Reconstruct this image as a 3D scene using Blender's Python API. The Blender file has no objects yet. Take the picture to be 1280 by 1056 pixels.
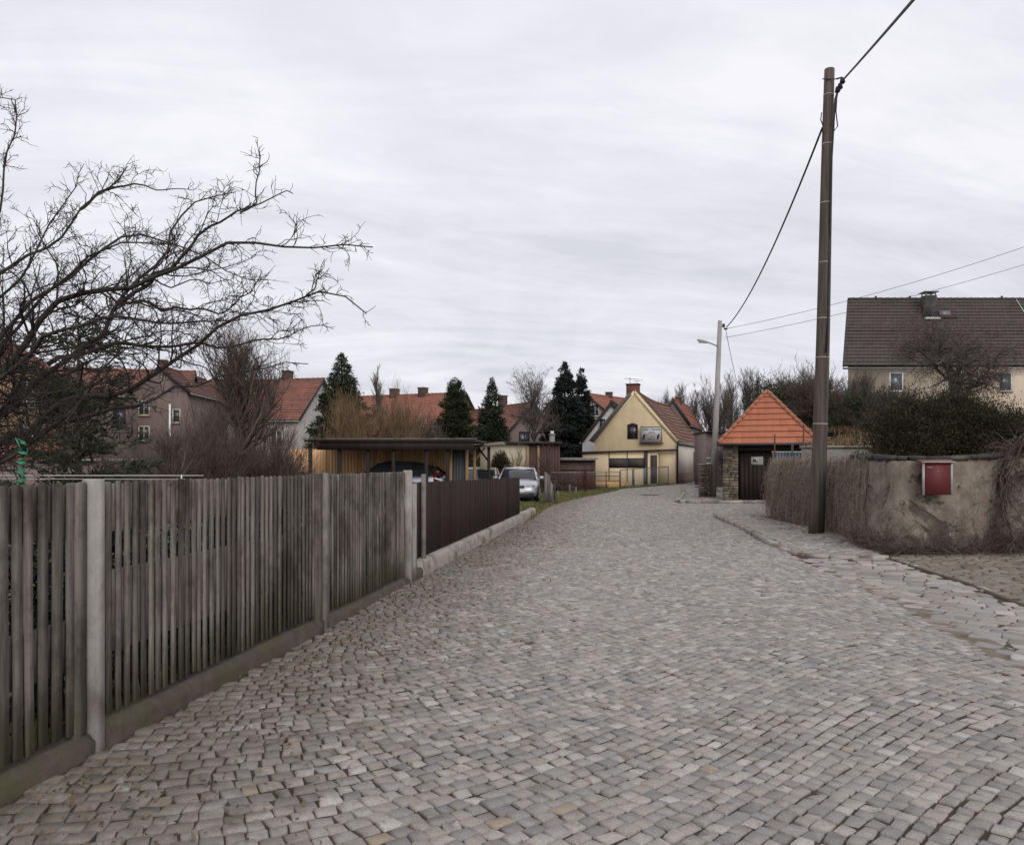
import bpy, math, numpy as np
from mathutils import Vector, Matrix
R = np.random.default_rng(7)
SC = bpy.context.scene
COL = SC.collection
PI = math.pi
EYE = 1.55
def W(px, Y, py=None, z=None):
    """a measured bearing (1000 px focal length) and a distance -> metres"""
    if z is None: z = EYE + (580 - py) * Y / 1000.0
    return np.array([(px - 640) * Y / 1000.0, Y, z])
def sst(a, b, x):
    t = np.clip((np.asarray(x, float) - a) / (b - a), 0, 1); return t * t * (3 - 2 * t)
def zg(x, y):
    """height of the street and the flat ground"""
    x = np.asarray(x, float); y = np.asarray(y, float)
    return .30 * sst(36, 50, y) * sst(4, 10, x) + .012 * np.sin(x * 1.3 + y * .6) * np.sin(y * .55 - x * .3)

# ---------------------------------------------------------------- meshes
def raw_mesh(name, V, groups, uv=None, rnd=None, smooth=False):
    """V (n,3); groups: list of (k,m) int arrays of faces with m corners each"""
    me = bpy.data.meshes.new(name)
    V = np.asarray(V, np.float32)
    groups = [np.asarray(g, np.int32) for g in groups if len(g)]
    me.vertices.add(len(V)); me.vertices.foreach_set('co', V.ravel())
    nl = sum(g.size for g in groups); nf = sum(len(g) for g in groups)
    me.loops.add(nl); me.polygons.add(nf)
    me.loops.foreach_set('vertex_index', np.concatenate([g.ravel() for g in groups]))
    tot = np.concatenate([np.full(len(g), g.shape[1], np.int32) for g in groups])
    st = np.concatenate([[0], np.cumsum(tot)[:-1]]).astype(np.int32)
    me.polygons.foreach_set('loop_start', st)
    try: me.polygons.foreach_set('loop_total', tot)
    except Exception: pass
    me.update(calc_edges=True)
    if smooth: me.polygons.foreach_set('use_smooth', np.ones(nf, bool))
    if rnd is not None:
        a = me.attributes.new('rnd', 'FLOAT', 'FACE'); a.data.foreach_set('value', np.asarray(rnd, np.float32))
    if uv is not None:
        l = me.uv_layers.new(name='UVMap'); l.data.foreach_set('uv', np.asarray(uv, np.float32).ravel())
    me.validate(); me.update()
    return me
def link(name, me, mat, parent=None):
    o = bpy.data.objects.new(name, me); COL.objects.link(o)
    if mat is not None:
        for m in (mat if isinstance(mat, (list, tuple)) else [mat]): me.materials.append(m)
    if parent is not None: o.parent = parent
    return o
def wloc(o):
    v = np.zeros(3)
    while o is not None: v = v + np.array(o.location); o = o.parent
    return v
class MB:
    """collects faces; build() links ONE mesh object"""
    def __init__(s): s.v = []; s.f = []; s.uv = []; s.r = []; s.useuv = False
    def face(s, pts, uv=None, r=None):
        i = len(s.v); s.v.extend([tuple(p) for p in pts]); s.f.append(tuple(range(i, i + len(pts))))
        if uv is not None: s.useuv = True
        s.uv.append(uv if uv is not None else [(0, 0)] * len(pts)); s.r.append(.5 if r is None else r)
    def poly(s, V, F, r=None):
        i = len(s.v); s.v.extend([tuple(p) for p in V])
        for f in F:
            s.f.append(tuple(i + k for k in f)); s.uv.append([(0, 0)] * len(f)); s.r.append(.5 if r is None else r)
    def box(s, c, d, M=None, r=None, taper=1.0, ch=0):
        """box centred at c, full size d, optional 3x3 rotation M; taper scales the top"""
        x, y, z = d[0] / 2, d[1] / 2, d[2] / 2
        if ch:
            V = []
            for zz, k in ((-z, ch), (-z + ch, 0), (z - ch, 0), (z, ch)):
                t = taper if zz > 0 else 1
                a, b = (x - k) * t, (y - k) * t
                V += [(-a, -b, zz), (a, -b, zz), (a, b, zz), (-a, b, zz)]
            F = [(3, 2, 1, 0), (12, 13, 14, 15)]
            for q in range(3):
                for i in range(4): F.append((q * 4 + i, q * 4 + (i + 1) % 4, q * 4 + 4 + (i + 1) % 4, q * 4 + 4 + i))
        else:
            V = [(-x, -y, -z), (x, -y, -z), (x, y, -z), (-x, y, -z), (-x * taper, -y * taper, z), (x * taper, -y * taper, z), (x * taper, y * taper, z), (-x * taper, y * taper, z)]
            F = [(3, 2, 1, 0), (4, 5, 6, 7), (0, 1, 5, 4), (1, 2, 6, 5), (2, 3, 7, 6), (3, 0, 4, 7)]
        V = np.array(V)
        if M is not None: V = V @ np.array(M).T
        s.poly(V + np.array(c), F, r)
    def bar(s, a, b, w, h=None, r=None, up=(0, 0, 1)):
        """a square bar from a to b"""
        a = np.array(a, float); b = np.array(b, float); h = w if h is None else h
        t = b - a; L = np.linalg.norm(t); t /= L; u = np.array(up, float)
        if abs(t @ u) > .95: u = np.array([0, 1., 0])
        p = np.cross(t, u); p /= np.linalg.norm(p); q = np.cross(p, t)
        V = [c + i * p * w / 2 + j * q * h / 2 for c in (a, b) for i, j in ((-1, -1), (1, -1), (1, 1), (-1, 1))]
        s.poly(V, [(0, 1, 2, 3), (7, 6, 5, 4), (0, 4, 5, 1), (1, 5, 6, 2), (2, 6, 7, 3), (3, 7, 4, 0)], r)
    def tube(s, pts, rad, n=8, r=None, caps=True):
        pts = np.array(pts, float); k = len(pts); rad = np.broadcast_to(np.asarray(rad, float), (k,))
        V, F = tubes(pts[None], rad[None], n)
        F = [tuple(f) for f in F]
        if caps: F += [tuple(range(n))[::-1], tuple(range((k - 1) * n, k * n))]
        s.poly(V, F, r)
    def prism(s, pts, ext, r=None):
        """closed polygon pts extruded by ext"""
        P = np.array(pts, float); E = np.array(ext, float); n = len(P)
        V = list(P) + list(P + E)
        F = [tuple(range(n)), tuple(range(2 * n - 1, n - 1, -1))] + [((i + 1) % n, i, i + n, (i + 1) % n + n) for i in range(n)]
        s.poly(V, F, r)
    def build(s, name, mat, parent=None, world=False, smooth=False, skew=0):
        V = np.array(s.v, float).reshape(-1, 3)
        if skew: V[:, 1] += skew * V[:, 0]
        if world and parent is not None: V = V - wloc(parent)
        by = {}
        for i, f in enumerate(s.f): by.setdefault(len(f), []).append(i)
        gs, uv, rr = [], [], []
        for m, ids in by.items():
            gs.append(np.array([s.f[i] for i in ids])); rr += [s.r[i] for i in ids]
            if s.useuv:
                for i in ids: uv += list(s.uv[i])
        me = raw_mesh(name, V, gs, uv=uv if s.useuv else None, rnd=rr, smooth=smooth)
        import bmesh
        bm = bmesh.new(); bm.from_mesh(me)
        if not s.useuv: bmesh.ops.recalc_face_normals(bm, faces=bm.faces)
        bm.to_mesh(me); bm.free()
        return link(name, me, mat, parent)
def tubes(P, Rd, n=3):
    """P (N,m,3) polylines, Rd (N,m) radii -> verts, quads"""
    N, m, _ = P.shape
    T = np.empty_like(P); T[:, 1:-1] = P[:, 2:] - P[:, :-2]; T[:, 0] = P[:, 1] - P[:, 0]; T[:, -1] = P[:, -1] - P[:, -2]
    T /= np.linalg.norm(T, axis=2, keepdims=True) + 1e-9
    ov = P[:, -1] - P[:, 0]; ov /= np.linalg.norm(ov, axis=1, keepdims=True) + 1e-9
    ref = np.where(np.abs(ov[:, 2:3]) > .8, np.array([[1., 0.1, 0]]), np.array([[0.05, 0, 1.]]))[:, None, :]
    A = np.cross(T, ref); A /= np.linalg.norm(A, axis=2, keepdims=True) + 1e-9
    B = np.cross(T, A)
    an = np.arange(n) * 2 * PI / n
    V = P[:, :, None, :] + Rd[:, :, None, None] * (np.cos(an)[None, None, :, None] * A[:, :, None, :] + np.sin(an)[None, None, :, None] * B[:, :, None, :])
    base = (np.arange(N) * m * n)[:, None, None] + (np.arange(m - 1) * n)[None, :, None]
    i = np.arange(n)[None, None, :]; j = (np.arange(n) + 1)[None, None, :] % n
    F = np.stack([base + i, base + j, base + j + n, base + i + n], -1).reshape(-1, 4)
    return V.reshape(-1, 3), F
class Soup:
    def __init__(s): s.V = []; s.F = []; s.r = []; s.n = 0
    def add(s, V, F, r=None):
        s.V.append(V); s.F.append(F + s.n); s.n += len(V); s.r.append(np.full(len(F), .5) if r is None else r)
    def tubes(s, P, Rd, n=3, r=None):
        V, F = tubes(P, Rd, n); s.add(V, F, None if r is None else np.repeat(r, len(F) // len(P)))
    def build(s, name, mat, parent=None, world=False, smooth=False):
        V = np.concatenate(s.V)
        if world and parent is not None: V = V - wloc(parent)
        return link(name, raw_mesh(name, V, [np.concatenate(s.F)], rnd=np.concatenate(s.r), smooth=smooth), mat, parent)

# ---------------------------------------------------------------- tagging
def tag(o, label=None, cat=None, group=None, kind=None):
    if label: o['label'] = label
    if cat: o['category'] = cat
    if group: o['group'] = group
    if kind: o['kind'] = kind
    return o
def T(name, label, cat, loc=(0, 0, 0), rz=0, group=None):
    o = bpy.data.objects.new(name, None); COL.objects.link(o)
    o.empty_display_size = .3; o.location = [float(c) for c in loc]; o.rotation_euler = (0, 0, rz)
    return tag(o, label, cat, group)
def copy_tree(o, parent=None):
    c = o.copy(); COL.objects.link(c); c.parent = parent
    for ch in [x for x in COL.objects if x.parent == o]: copy_tree(ch, c)
    return c

# ---------------------------------------------------------------- materials
class NT:
    def __init__(s, name):
        s.m = bpy.data.materials.new(name); s.m.use_nodes = True; s.t = s.m.node_tree
        s.b = s.t.nodes['Principled BSDF']
    def n(s, typ, out=0, props=None, **kw):
        nd = s.t.nodes.new(typ)
        for k, v in (props or {}).items(): setattr(nd, k, v)
        for k, v in kw.items():
            i = nd.inputs[int(k[1:])] if k[0] == 'i' and k[1:].isdigit() else nd.inputs[k.replace('_', ' ')]
            s.put(i, v)
        return nd.outputs[out]
    def put(s, i, v):
        if isinstance(v, bpy.types.NodeSocket): s.t.links.new(v, i)
        elif isinstance(v, (tuple, list)) and len(v) == 3 and len(i.default_value) == 4: i.default_value = (*v, 1)
        else: i.default_value = v
    def set(s, **kw):
        for k, v in kw.items(): s.put(s.b.inputs[k.replace('_', ' ')], v)
    def math(s, op, a, b=0.0, c=0.0): return s.n('ShaderNodeMath', props={'operation': op}, i0=a, i1=b, i2=c)
    def noise(s, vec, scale, detail=5, rough=.6, dist=0): return s.n('ShaderNodeTexNoise', Vector=vec, Scale=scale, Detail=detail, Roughness=rough, Distortion=dist)
    def ramp(s, f, a, b): return s.n('ShaderNodeMapRange', Value=f, i1=a, i2=b, i3=0.0, i4=1.0)
    def mix(s, f, a, b, mode='MIX'):
        nd = s.t.nodes.new('ShaderNodeMix'); nd.data_type = 'RGBA'; nd.blend_type = mode
        s.put(nd.inputs[0], f); s.put(nd.inputs[6], a); s.put(nd.inputs[7], b); return nd.outputs[2]
    def obj(s): return s.n('ShaderNodeTexCoord', out=3)
    def mapped(s, vec, sc): return s.n('ShaderNodeMapping', Vector=vec, Scale=sc)
    def bump(s, h, st, dist=.02): return s.n('ShaderNodeBump', Height=h, Strength=st, Distance=dist)
    def rnd(s): return s.n('ShaderNodeAttribute', out=2, props={'attribute_name': 'rnd'})
def mat(name, c1, c2=None, scale=4, rough=.85, bump=.3, c3=None, s3=.7, lim3=(.5, .65), stretch=(1, 1, 1), rnd=0, spec=.3, metal=0, fine=0, bd=.02):
    m = NT(name); co = m.obj(); v = m.mapped(co, stretch)
    c2 = c2 or tuple(k * .75 for k in c1)
    n1 = m.noise(v, scale, 7, .65)
    col = m.mix(m.ramp(n1, .35, .65), c1, c2)
    if c3: col = m.mix(m.ramp(m.noise(v, s3, 5, .6, .4), *lim3), col, c3)
    if rnd:
        k = m.math('MULTIPLY_ADD', m.rnd(), 2 * rnd, 1 - rnd)
        col = m.n('ShaderNodeVectorMath', props={'operation': 'SCALE'}, i0=col, Scale=k)
    m.set(Base_Color=col, Roughness=rough, Metallic=metal); m.b.inputs['Specular IOR Level'].default_value = spec
    if bump: 
        h = n1 if not fine else m.math('ADD', n1, m.math('MULTIPLY', m.noise(co, fine, 3), .5))
        m.set(Normal=m.bump(h, bump, bd))
    return m.m
def leafmat(name, ca, cb, cc=None, rough=.7):
    m = NT(name); r = m.rnd()
    col = m.mix(m.ramp(r, 0, .6), ca, cb)
    if cc: col = m.mix(m.ramp(r, .7, 1.), col, cc)
    m.set(Base_Color=col, Roughness=rough); m.b.inputs['Specular IOR Level'].default_value = .2
    return m.m
def tilemat(name, ca, cb, cc, tw=.24, th=.33, wave=.6, moss=None, rough=.85, mlim=(.52, .66)):
    """roof tiles from the metre UV: each tile its own shade, rounded across"""
    m = NT(name); uv = m.n('ShaderNodeTexCoord', out=2)
    sp = m.t.nodes.new('ShaderNodeSeparateXYZ'); m.put(sp.inputs[0], uv)
    u = m.math('DIVIDE', sp.outputs[0], tw); vv = m.math('DIVIDE', sp.outputs[1], th)
    fu = m.math('FLOOR', u); fv = m.math('FLOOR', vv)
    cb_ = m.t.nodes.new('ShaderNodeCombineXYZ'); m.put(cb_.inputs[0], fu); m.put(cb_.inputs[1], fv)
    wn = m.n('ShaderNodeTexWhiteNoise', props={'noise_dimensions': '2D'}, Vector=cb_.outputs[0])
    col = m.mix(wn, ca, cb)
    col = m.mix(m.ramp(m.noise(uv, .8, 6, .7), .42, .62), col, cc)
    if moss: col = m.mix(m.ramp(m.noise(uv, .5, 7, .75, .6), *mlim), col, moss)
    m.set(Base_Color=col, Roughness=rough); m.b.inputs['Specular IOR Level'].default_value = .25
    s = m.math('ABSOLUTE', m.math('SINE', m.math('MULTIPLY', u, PI)))
    m.set(Normal=m.bump(m.math('ADD', s, m.math('MULTIPLY', m.noise(uv, 20, 4), .3)), wave, .03))
    return m.m
M = {}
# ================================================================ camera, sky, light
cam = bpy.data.cameras.new('camera'); co = bpy.data.objects.new('camera', cam); COL.objects.link(co)
cam.sensor_width = 36; cam.lens = 28.125; cam.shift_y = 52 / 1280; cam.clip_end = 2000; cam.clip_start = .05
co.location = (0, 0, EYE); co.rotation_euler = (PI / 2, 0, 0); SC.camera = co
SC.view_settings.view_transform = 'Standard'; SC.view_settings.look = 'None'; SC.view_settings.gamma = 1
SC.view_settings.exposure = 0
SUN_EL, SUN_AZ = math.radians(32), math.radians(158)
w = bpy.data.worlds.new('World'); SC.world = w; w.use_nodes = True; t = w.node_tree
bg = t.nodes['Background']; out = t.nodes['World Output']
sky = t.nodes.new('ShaderNodeTexSky'); sky.sky_type = 'NISHITA'; sky.sun_disc = False
sky.sun_elevation = SUN_EL; sky.sun_rotation = SUN_AZ; t.links.new(sky.outputs[0], bg.inputs[0]); bg.inputs[1].default_value = .08
class WN(NT):
    def __init__(s): s.t = t
wn = WN()
d = wn.n('ShaderNodeTexCoord', out=0)
sp = t.nodes.new('ShaderNodeSeparateXYZ'); t.links.new(d, sp.inputs[0])
zz = wn.math('ADD', wn.math('MAXIMUM', sp.outputs[2], 0.0), .24)
cb = t.nodes.new('ShaderNodeCombineXYZ')
t.links.new(wn.math('DIVIDE', sp.outputs[0], zz), cb.inputs[0]); t.links.new(wn.math('DIVIDE', sp.outputs[1], zz), cb.inputs[1])
mp = wn.n('ShaderNodeMapping', Vector=cb.outputs[0], Scale=(.75, 1.0, 1), Rotation=(0, 0, -.2), Location=(3.1, 1.7, 0))
n1 = wn.noise(mp, 1.25, 8, .58, .9); n2 = wn.noise(wn.n('ShaderNodeMapping', Vector=mp, Scale=(.5, 1.2, 1), Rotation=(0, 0, -.45)), 2.4, 7, .6, 1.2)
n3 = wn.noise(wn.n('ShaderNodeMapping', Vector=mp, Scale=(.7, 1.3, 1)), 5.0, 6, .6, .6)
f = wn.ramp(wn.math('ADD', wn.math('ADD', wn.math('MULTIPLY', n1, .40), wn.math('MULTIPLY', n2, .36)), wn.math('MULTIPLY', n3, .24)), .40, .60)
hi = wn.ramp(sp.outputs[2], -.02, .5)     # thinner cloud overhead lets more light through
dark = wn.mix(hi, (.60, .605, .68), (.84, .838, .90)); lite = wn.mix(hi, (.92, .912, .96), (1.0, .99, 1.04))
bg2 = t.nodes.new('ShaderNodeBackground'); t.links.new(wn.mix(f, dark, lite), bg2.inputs[0]); bg2.inputs[1].default_value = 1.0
mx = t.nodes.new('ShaderNodeMixShader'); mx.inputs[0].default_value = .93
t.links.new(bg.outputs[0], mx.inputs[1]); t.links.new(bg2.outputs[0], mx.inputs[2]); t.links.new(mx.outputs[0], out.inputs[0])
sl = bpy.data.lights.new('sun', 'SUN'); so = bpy.data.objects.new('sun', sl); COL.objects.link(so)
sl.energy = 1.45; sl.angle = math.radians(40); sl.color = (1, .98, .95)
so.rotation_euler = (PI / 2 - SUN_EL, 0, -SUN_AZ + PI)   # light falls from behind the camera on the right

# ================================================================ materials
M['bed'] = mat('joint_sand', (.066, .050, .038), (.038, .030, .024), 6, .95, .5, c3=(.062, .055, .032), s3=1.2, fine=90)
M['grass_soil'] = mat('turf_soil', (.085, .085, .035), (.12, .10, .05), 2.5, .95, .6, c3=(.10, .075, .05), s3=.35, fine=40)
M['concrete'] = mat('old_concrete', (.30, .285, .26), (.22, .21, .19), 9, .9, .4, c3=(.12, .12, .085), s3=2.2, lim3=(.5, .7), fine=120)
M['kerb'] = mat('mossy_concrete', (.100, .080, .064), (.060, .048, .040), 8, .95, .8, c3=(.075, .070, .038), s3=2.5, lim3=(.45, .65), fine=90)
M['slab'] = mat('kerb_granite', (.39, .35, .315), (.27, .24, .21), 14, .85, .4, c3=(.14, .12, .09), s3=2.0, rnd=.2, fine=150)
M['bark'] = mat('bark_dark', (.055, .046, .041), (.030, .026, .024), 22, .95, .6, c3=(.075, .078, .06), s3=5, lim3=(.55, .7))
M['bark_brown'] = mat('bark_brown', (.095, .07, .055), (.05, .038, .03), 14, .95, .4)
M['twig_brown'] = mat('twigs_brown', (.125, .095, .082), (.075, .056, .048), 5, .95, 0, rnd=.35)
M['twig_tan'] = mat('twigs_tan', (.22, .15, .085), (.14, .09, .055), 2, .95, 0, rnd=.4)
M['twig_grey'] = mat('twigs_grey', (.13, .11, .10), (.085, .07, .065), 2, .95, 0, rnd=.3)
M['vine'] = mat('dry_vines', (.38, .31, .25), (.20, .16, .128), 3, .95, 0, rnd=.5)
M['white'] = mat('white_paint', (.72, .72, .72), (.62, .62, .62), 5, .6, .05)
M['dark_metal'] = mat('dark_metal', (.05, .05, .055), (.035, .035, .04), 6, .5, .1)
M['grey_metal'] = mat('zinc', (.30, .31, .32), (.22, .23, .24), 8, .5, .1, metal=.3)
M['black'] = mat('black_rubber', (.022, .022, .024), (.015, .015, .016), 8, .7, .1)
M['glass_dark'] = mat('window_glass', (.045, .05, .058), (.03, .033, .04), 1.5, .12, 0, spec=.6)
M['wood_dark'] = mat('dark_brown_wood', (.032, .022, .018), (.018, .013, .012), 6, .8, .4, stretch=(1, 1, .12), rnd=.25)
M['wood_light'] = mat('pine_wood', (.34, .22, .12), (.26, .16, .09), 5, .75, .2, stretch=(1, 1, .2), rnd=.15)

# ================================================================ ground
def gridmesh(name, xs, ys, zf, m, kind='structure'):
    X, Y = np.meshgrid(xs, ys); Z = zf(X, Y)
    nx, ny = len(xs), len(ys); i = (np.arange(ny - 1) * nx)[:, None] + np.arange(nx - 1)[None]
    F = np.stack([i, i + 1, i + 1 + nx, i + nx], -1).reshape(-1, 4)
    o = link(name, raw_mesh(name, np.stack([X, Y, Z], -1).reshape(-1, 3), [F], smooth=True), m)
    return tag(o, kind=kind)
far = np.array([-900, -400, -200, -120, -80, -60])
gx = np.concatenate([far, np.arange(-50, 50, 1.0), -far[::-1]]); gy = np.concatenate([[-60, -30, -15], np.arange(-8, 90, 1.0), [100, 120, 160, 220, 400, 900]])
gridmesh('ground', gx, gy, lambda x, y: zg(x, y) - .045, M['grass_soil'])

LEFT = np.array([(-2.872 + .148 * y, y) for y in (1.2, 6, 12, 18, 21.5)] + [(.50, 23), (.95, 27), (1.6, 31), (4.2, 40.8), (6.4, 46.8), (9.6, 48.2), (10.4, 49.6), (15.2, 63), (17, 75)])
RIGHT = np.array([(3.25, 1.2), (3.45, 3), (3.8, 5.96), (4.2, 8.4), (4.65, 12.9), (4.86, 14.1), (5.55, 19.1), (5.96, 23.8), (10.0, 24.2), (12.2, 26), (12.2, 31.6), (6.75, 31.7), (6.6, 32.2), (7.2, 34.2), (9.4, 44), (13.4, 52), (17.8, 62), (20, 75)])
def inpoly(x, y, P):
    x = np.asarray(x); y = np.asarray(y); c = np.zeros(x.shape, bool); n = len(P)
    for i in range(n):
        x0, y0 = P[i]; x1, y1 = P[(i + 1) % n]
        if y0 == y1: continue
        c ^= ((y0 > y) != (y1 > y)) & (x < (x1 - x0) * (y - y0) / (y1 - y0) + x0)
    return c
ROAD = np.concatenate([LEFT, RIGHT[::-1]])
def sheet(name, P, dz, m, step=.5):
    """sheet on the street surface cut to polygon P: grid cells whose centre is inside"""
    x0, y0 = P.min(0); x1, y1 = P.max(0)
    xs = np.arange(x0, x1 + step, step); ys = np.arange(y0, y1 + step, step)
    X, Y = np.meshgrid(xs, ys); nx = len(xs)
    i = ((np.arange(len(ys) - 1) * nx)[:, None] + np.arange(nx - 1)[None])
    ok = inpoly(X[:-1, :-1] + step / 2, Y[:-1, :-1] + step / 2, P)
    F = np.stack([i, i + 1, i + 1 + nx, i + nx], -1)[ok]
    return tag(link(name, raw_mesh(name, np.stack([X, Y, zg(X, Y) + dz], -1).reshape(-1, 3), [F], smooth=True), m), kind='structure')
BEDP = np.array([(-3.2, 1), (.45, 24), (.95, 27.5), (1.6, 31), (4.2, 41), (6.4, 47), (9.6, 48.6), (10.3, 50), (15.2, 63), (17, 76), (40, 76), (30, 60), (14, 36), (14, 12), (14, 1)])
sheet('road_bed', BEDP, -.0105, M['bed'], .25)

# ---------------------------------------------------------------- setts: every stone is modelled
def theta(x, y):
    u = x - .0 * y
    return np.radians(40) * sst(-2.6, -.2, u) - np.radians(22) * sst(1.2, 5.2, u) + np.radians(7) * np.sin(y * .7 + x)*sst(-2,0,u)
def stones(P, d, L, jit, thf, y0=None, y1=None, excl=None, hj=.006, gap=.92, detail=True, seed=1, hz=0.0, chamf=.11, cj=1.0):
    rg = np.random.default_rng(seed)
    a, b = P.min(0), P.max(0); xs = np.linspace(a[0] - 1, b[0] + 1, 600)
    th0 = thf(xs, np.full_like(xs, 0.0)); g = np.concatenate([[0], np.cumsum(np.tan((th0[1:] + th0[:-1]) / 2) * np.diff(xs))])
    s = np.concatenate([[0], np.cumsum(np.hypot(np.diff(xs), np.diff(g)))])
    ylo = (a[1] if y0 is None else y0) - g.max() - .5; yhi = (b[1] if y1 is None else y1) - g.min() + .5
    cx, cy, ln = [], [], []
    k = 0; yy = ylo
    while yy < yhi:
        k += 1; yy += d * (1 + rg.uniform(-.05, .05))
        ls = L * (1 + rg.uniform(-jit, jit, int(s[-1] / L / .8)))
        e = np.cumsum(ls) + rg.uniform(0, L); e = e[e < s[-1]]; c = e[:-1] + np.diff(e) / 2
        cx.append(np.interp(c, s, xs)); cy.append(yy + np.interp(c, s, g) + rg.normal(0, d * .025, len(c)) + .02 * np.sin(c * 2.1 + k * .5)); ln.append(np.diff(e))
    cx = np.concatenate(cx); cy = np.concatenate(cy); ln = np.concatenate(ln)
    ok = inpoly(cx, cy, P)
    if y0 is not None: ok &= cy >= y0
    if y1 is not None: ok &= cy < y1
    if excl is not None: ok &= ~excl(cx, cy)
    cx, cy, ln = cx[ok], cy[ok], ln[ok]; N = len(cx)
    th = thf(cx, cx * 0) + rg.normal(0, .045, N); hw = ln * gap / 2; hh = d * np.cos(thf(cx, cx * 0)) * (gap - .01) / 2 * (1 + rg.normal(0, .05, N))
    q = chamf
    cr = np.array([(-1, -1 + q), (-1 + q, -1), (1 - q, -1), (1, -1 + q), (1, 1 - q), (1 - q, 1), (-1 + q, 1), (-1, 1 - q)])
    loc = cr[None] * (1 + rg.normal(0, .06 * cj, (N, 8, 2))) + np.repeat(rg.normal(0, .065 * cj, (N, 4, 2)), 2, axis=1)
    # skew each stone a little
    sk = rg.normal(0, .10, N)[:, None]
    lx = loc[..., 0] * hw[:, None] + sk * loc[..., 1] * hh[:, None]; ly = loc[..., 1] * hh[:, None]
    ct, st_ = np.cos(th)[:, None], np.sin(th)[:, None]
    tz = rg.normal(0, hj, N)[:, None]; tl = .036 if detail else .06; tx = rg.normal(0, tl, N)[:, None]; ty = rg.normal(0, tl, N)[:, None]
    rings = ((1.0, -.03), (.97, -.0065), (.85, .0)) if detail else ((1.0, -.028), (.90, 0.0))
    V = []
    for sc, z in rings:
        x = lx * sc; y = ly * sc
        V.append(np.stack([cx[:, None] + x * ct - y * st_, cy[:, None] + x * st_ + y * ct, z + hz + (tz + tx * x + ty * y if z > -.02 else 0 * x)], -1))
    V = np.stack(V, 1)   # N, rings, 8, 3
    V[..., 2] += zg(V[..., 0], V[..., 1])
    if detail: V[:, :, :, 2] += rg.normal(0, .0018, V.shape[:3])
    nr = len(rings); base = (np.arange(N) * nr * 8)[:, None]
    i = np.arange(8); j = (i + 1) % 8; Q = []
    for r_ in range(nr - 1):
        Q.append(np.stack([base + r_ * 8 + i, base + r_ * 8 + j, base + r_ * 8 + 8 + j, base + r_ * 8 + 8 + i], -1))
    Q = np.stack(Q, 1).reshape(-1, 4); O = base + (nr - 1) * 8 + i[None]
    r = np.clip(rg.random(N), 0, 1)
    return V.reshape(-1, 3), Q, O, np.concatenate([np.repeat(r, 8 * (nr - 1)), r])
def sett_mat(name, dirt=True):
    m = NT(name); r = m.rnd(); co = m.obj()
    col = m.n('ShaderNodeValToRGB', Fac=r)
    cr = m.t.nodes[-1].color_ramp; cr.interpolation = 'CONSTANT'
    cols = [(.265, .240, .220), (.22, .208, .197), (.31, .286, .262), (.25, .228, .208), (.182, .172, .164), (.315, .282, .258), (.25, .235, .222), (.265, .238, .21), (.205, .188, .174), (.365, .342, .318), (.28, .22, .168), (.24, .223, .208)]
    pos = [0, .12, .24, .36, .46, .54, .64, .74, .82, .90, .955, .962]
    cr.elements[0].color = (*cols[0], 1); cr.elements[0].position = 0; cr.elements[1].color = (*cols[-1], 1); cr.elements[1].position = pos[-1]
    for p, c in list(zip(pos, cols))[1:-1]:
        e = cr.elements.new(p); e.color = (*c, 1)
    col = m.n('ShaderNodeVectorMath', props={'operation': 'SCALE'}, i0=col, Scale=m.math('MULTIPLY_ADD', m.noise(co, 120, 3, .75), 1.75, .24))
    col = m.mix(m.ramp(m.noise(co, 9, 5, .7), .54, .74), col, (.20, .17, .14))
    col = m.mix(m.math('MULTIPLY', m.ramp(m.noise(co, .8, 5, .7), .50, .66), .35 if dirt else .75), col, (.30, .275, .25) if dirt else (.225, .18, .14))
    if dirt:
        sp = m.t.nodes.new('ShaderNodeSeparateXYZ'); m.put(sp.inputs[0], co)
        d_ = m.math('ADD', m.math('MULTIPLY_ADD', sp.outputs[1], -.148, 2.872), sp.outputs[0])
        k = m.math('ADD', m.ramp(d_, 2.6, .2), m.math('MULTIPLY', m.math('SUBTRACT', m.noise(co, 3.5, 6, .75), .5), 2.4))
        col = m.mix(m.math('MULTIPLY', m.ramp(k, .3, 1.0), .68), col, (.125, .098, .068))
    m.set(Base_Color=col, Roughness=.62); m.b.inputs['Specular IOR Level'].default_value = .35
    m.set(Normal=m.bump(m.math('ADD', m.noise(co, 45, 5, .75), m.math('MULTIPLY', m.noise(co, 200, 2), .4)), .6, .009))
    return m.m
M['sett'] = sett_mat('granite_setts'); M['sett2'] = sett_mat('granite_slabs', False)
def many(name, parts, m):
    V, Q, O, rq, ro = [], [], [], [], []; n = 0
    for v, q, o, r in parts:
        V.append(v); Q.append(q + n); O.append(o + n); n += len(v); rq.append(r[:len(q)]); ro.append(r[len(q):])
    return tag(link(name, raw_mesh(name, np.concatenate(V), [np.concatenate(Q), np.concatenate(O)], rnd=np.concatenate(rq + ro), smooth=False), m), kind='structure')
MAN = (6.85, 39.6)
ex = lambda x, y: (((x - MAN[0]) / .52) ** 2 + ((y - MAN[1]) / .52) ** 2 < 1)
many('road', [stones(ROAD, .113, .099, .26, theta, None, 15, seed=2, gap=.945, hj=.0028),
              stones(ROAD, .115, .102, .26, theta, 15, 76, ex, gap=.91, hj=.0045, detail=False, seed=3)], M['sett'])
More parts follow.
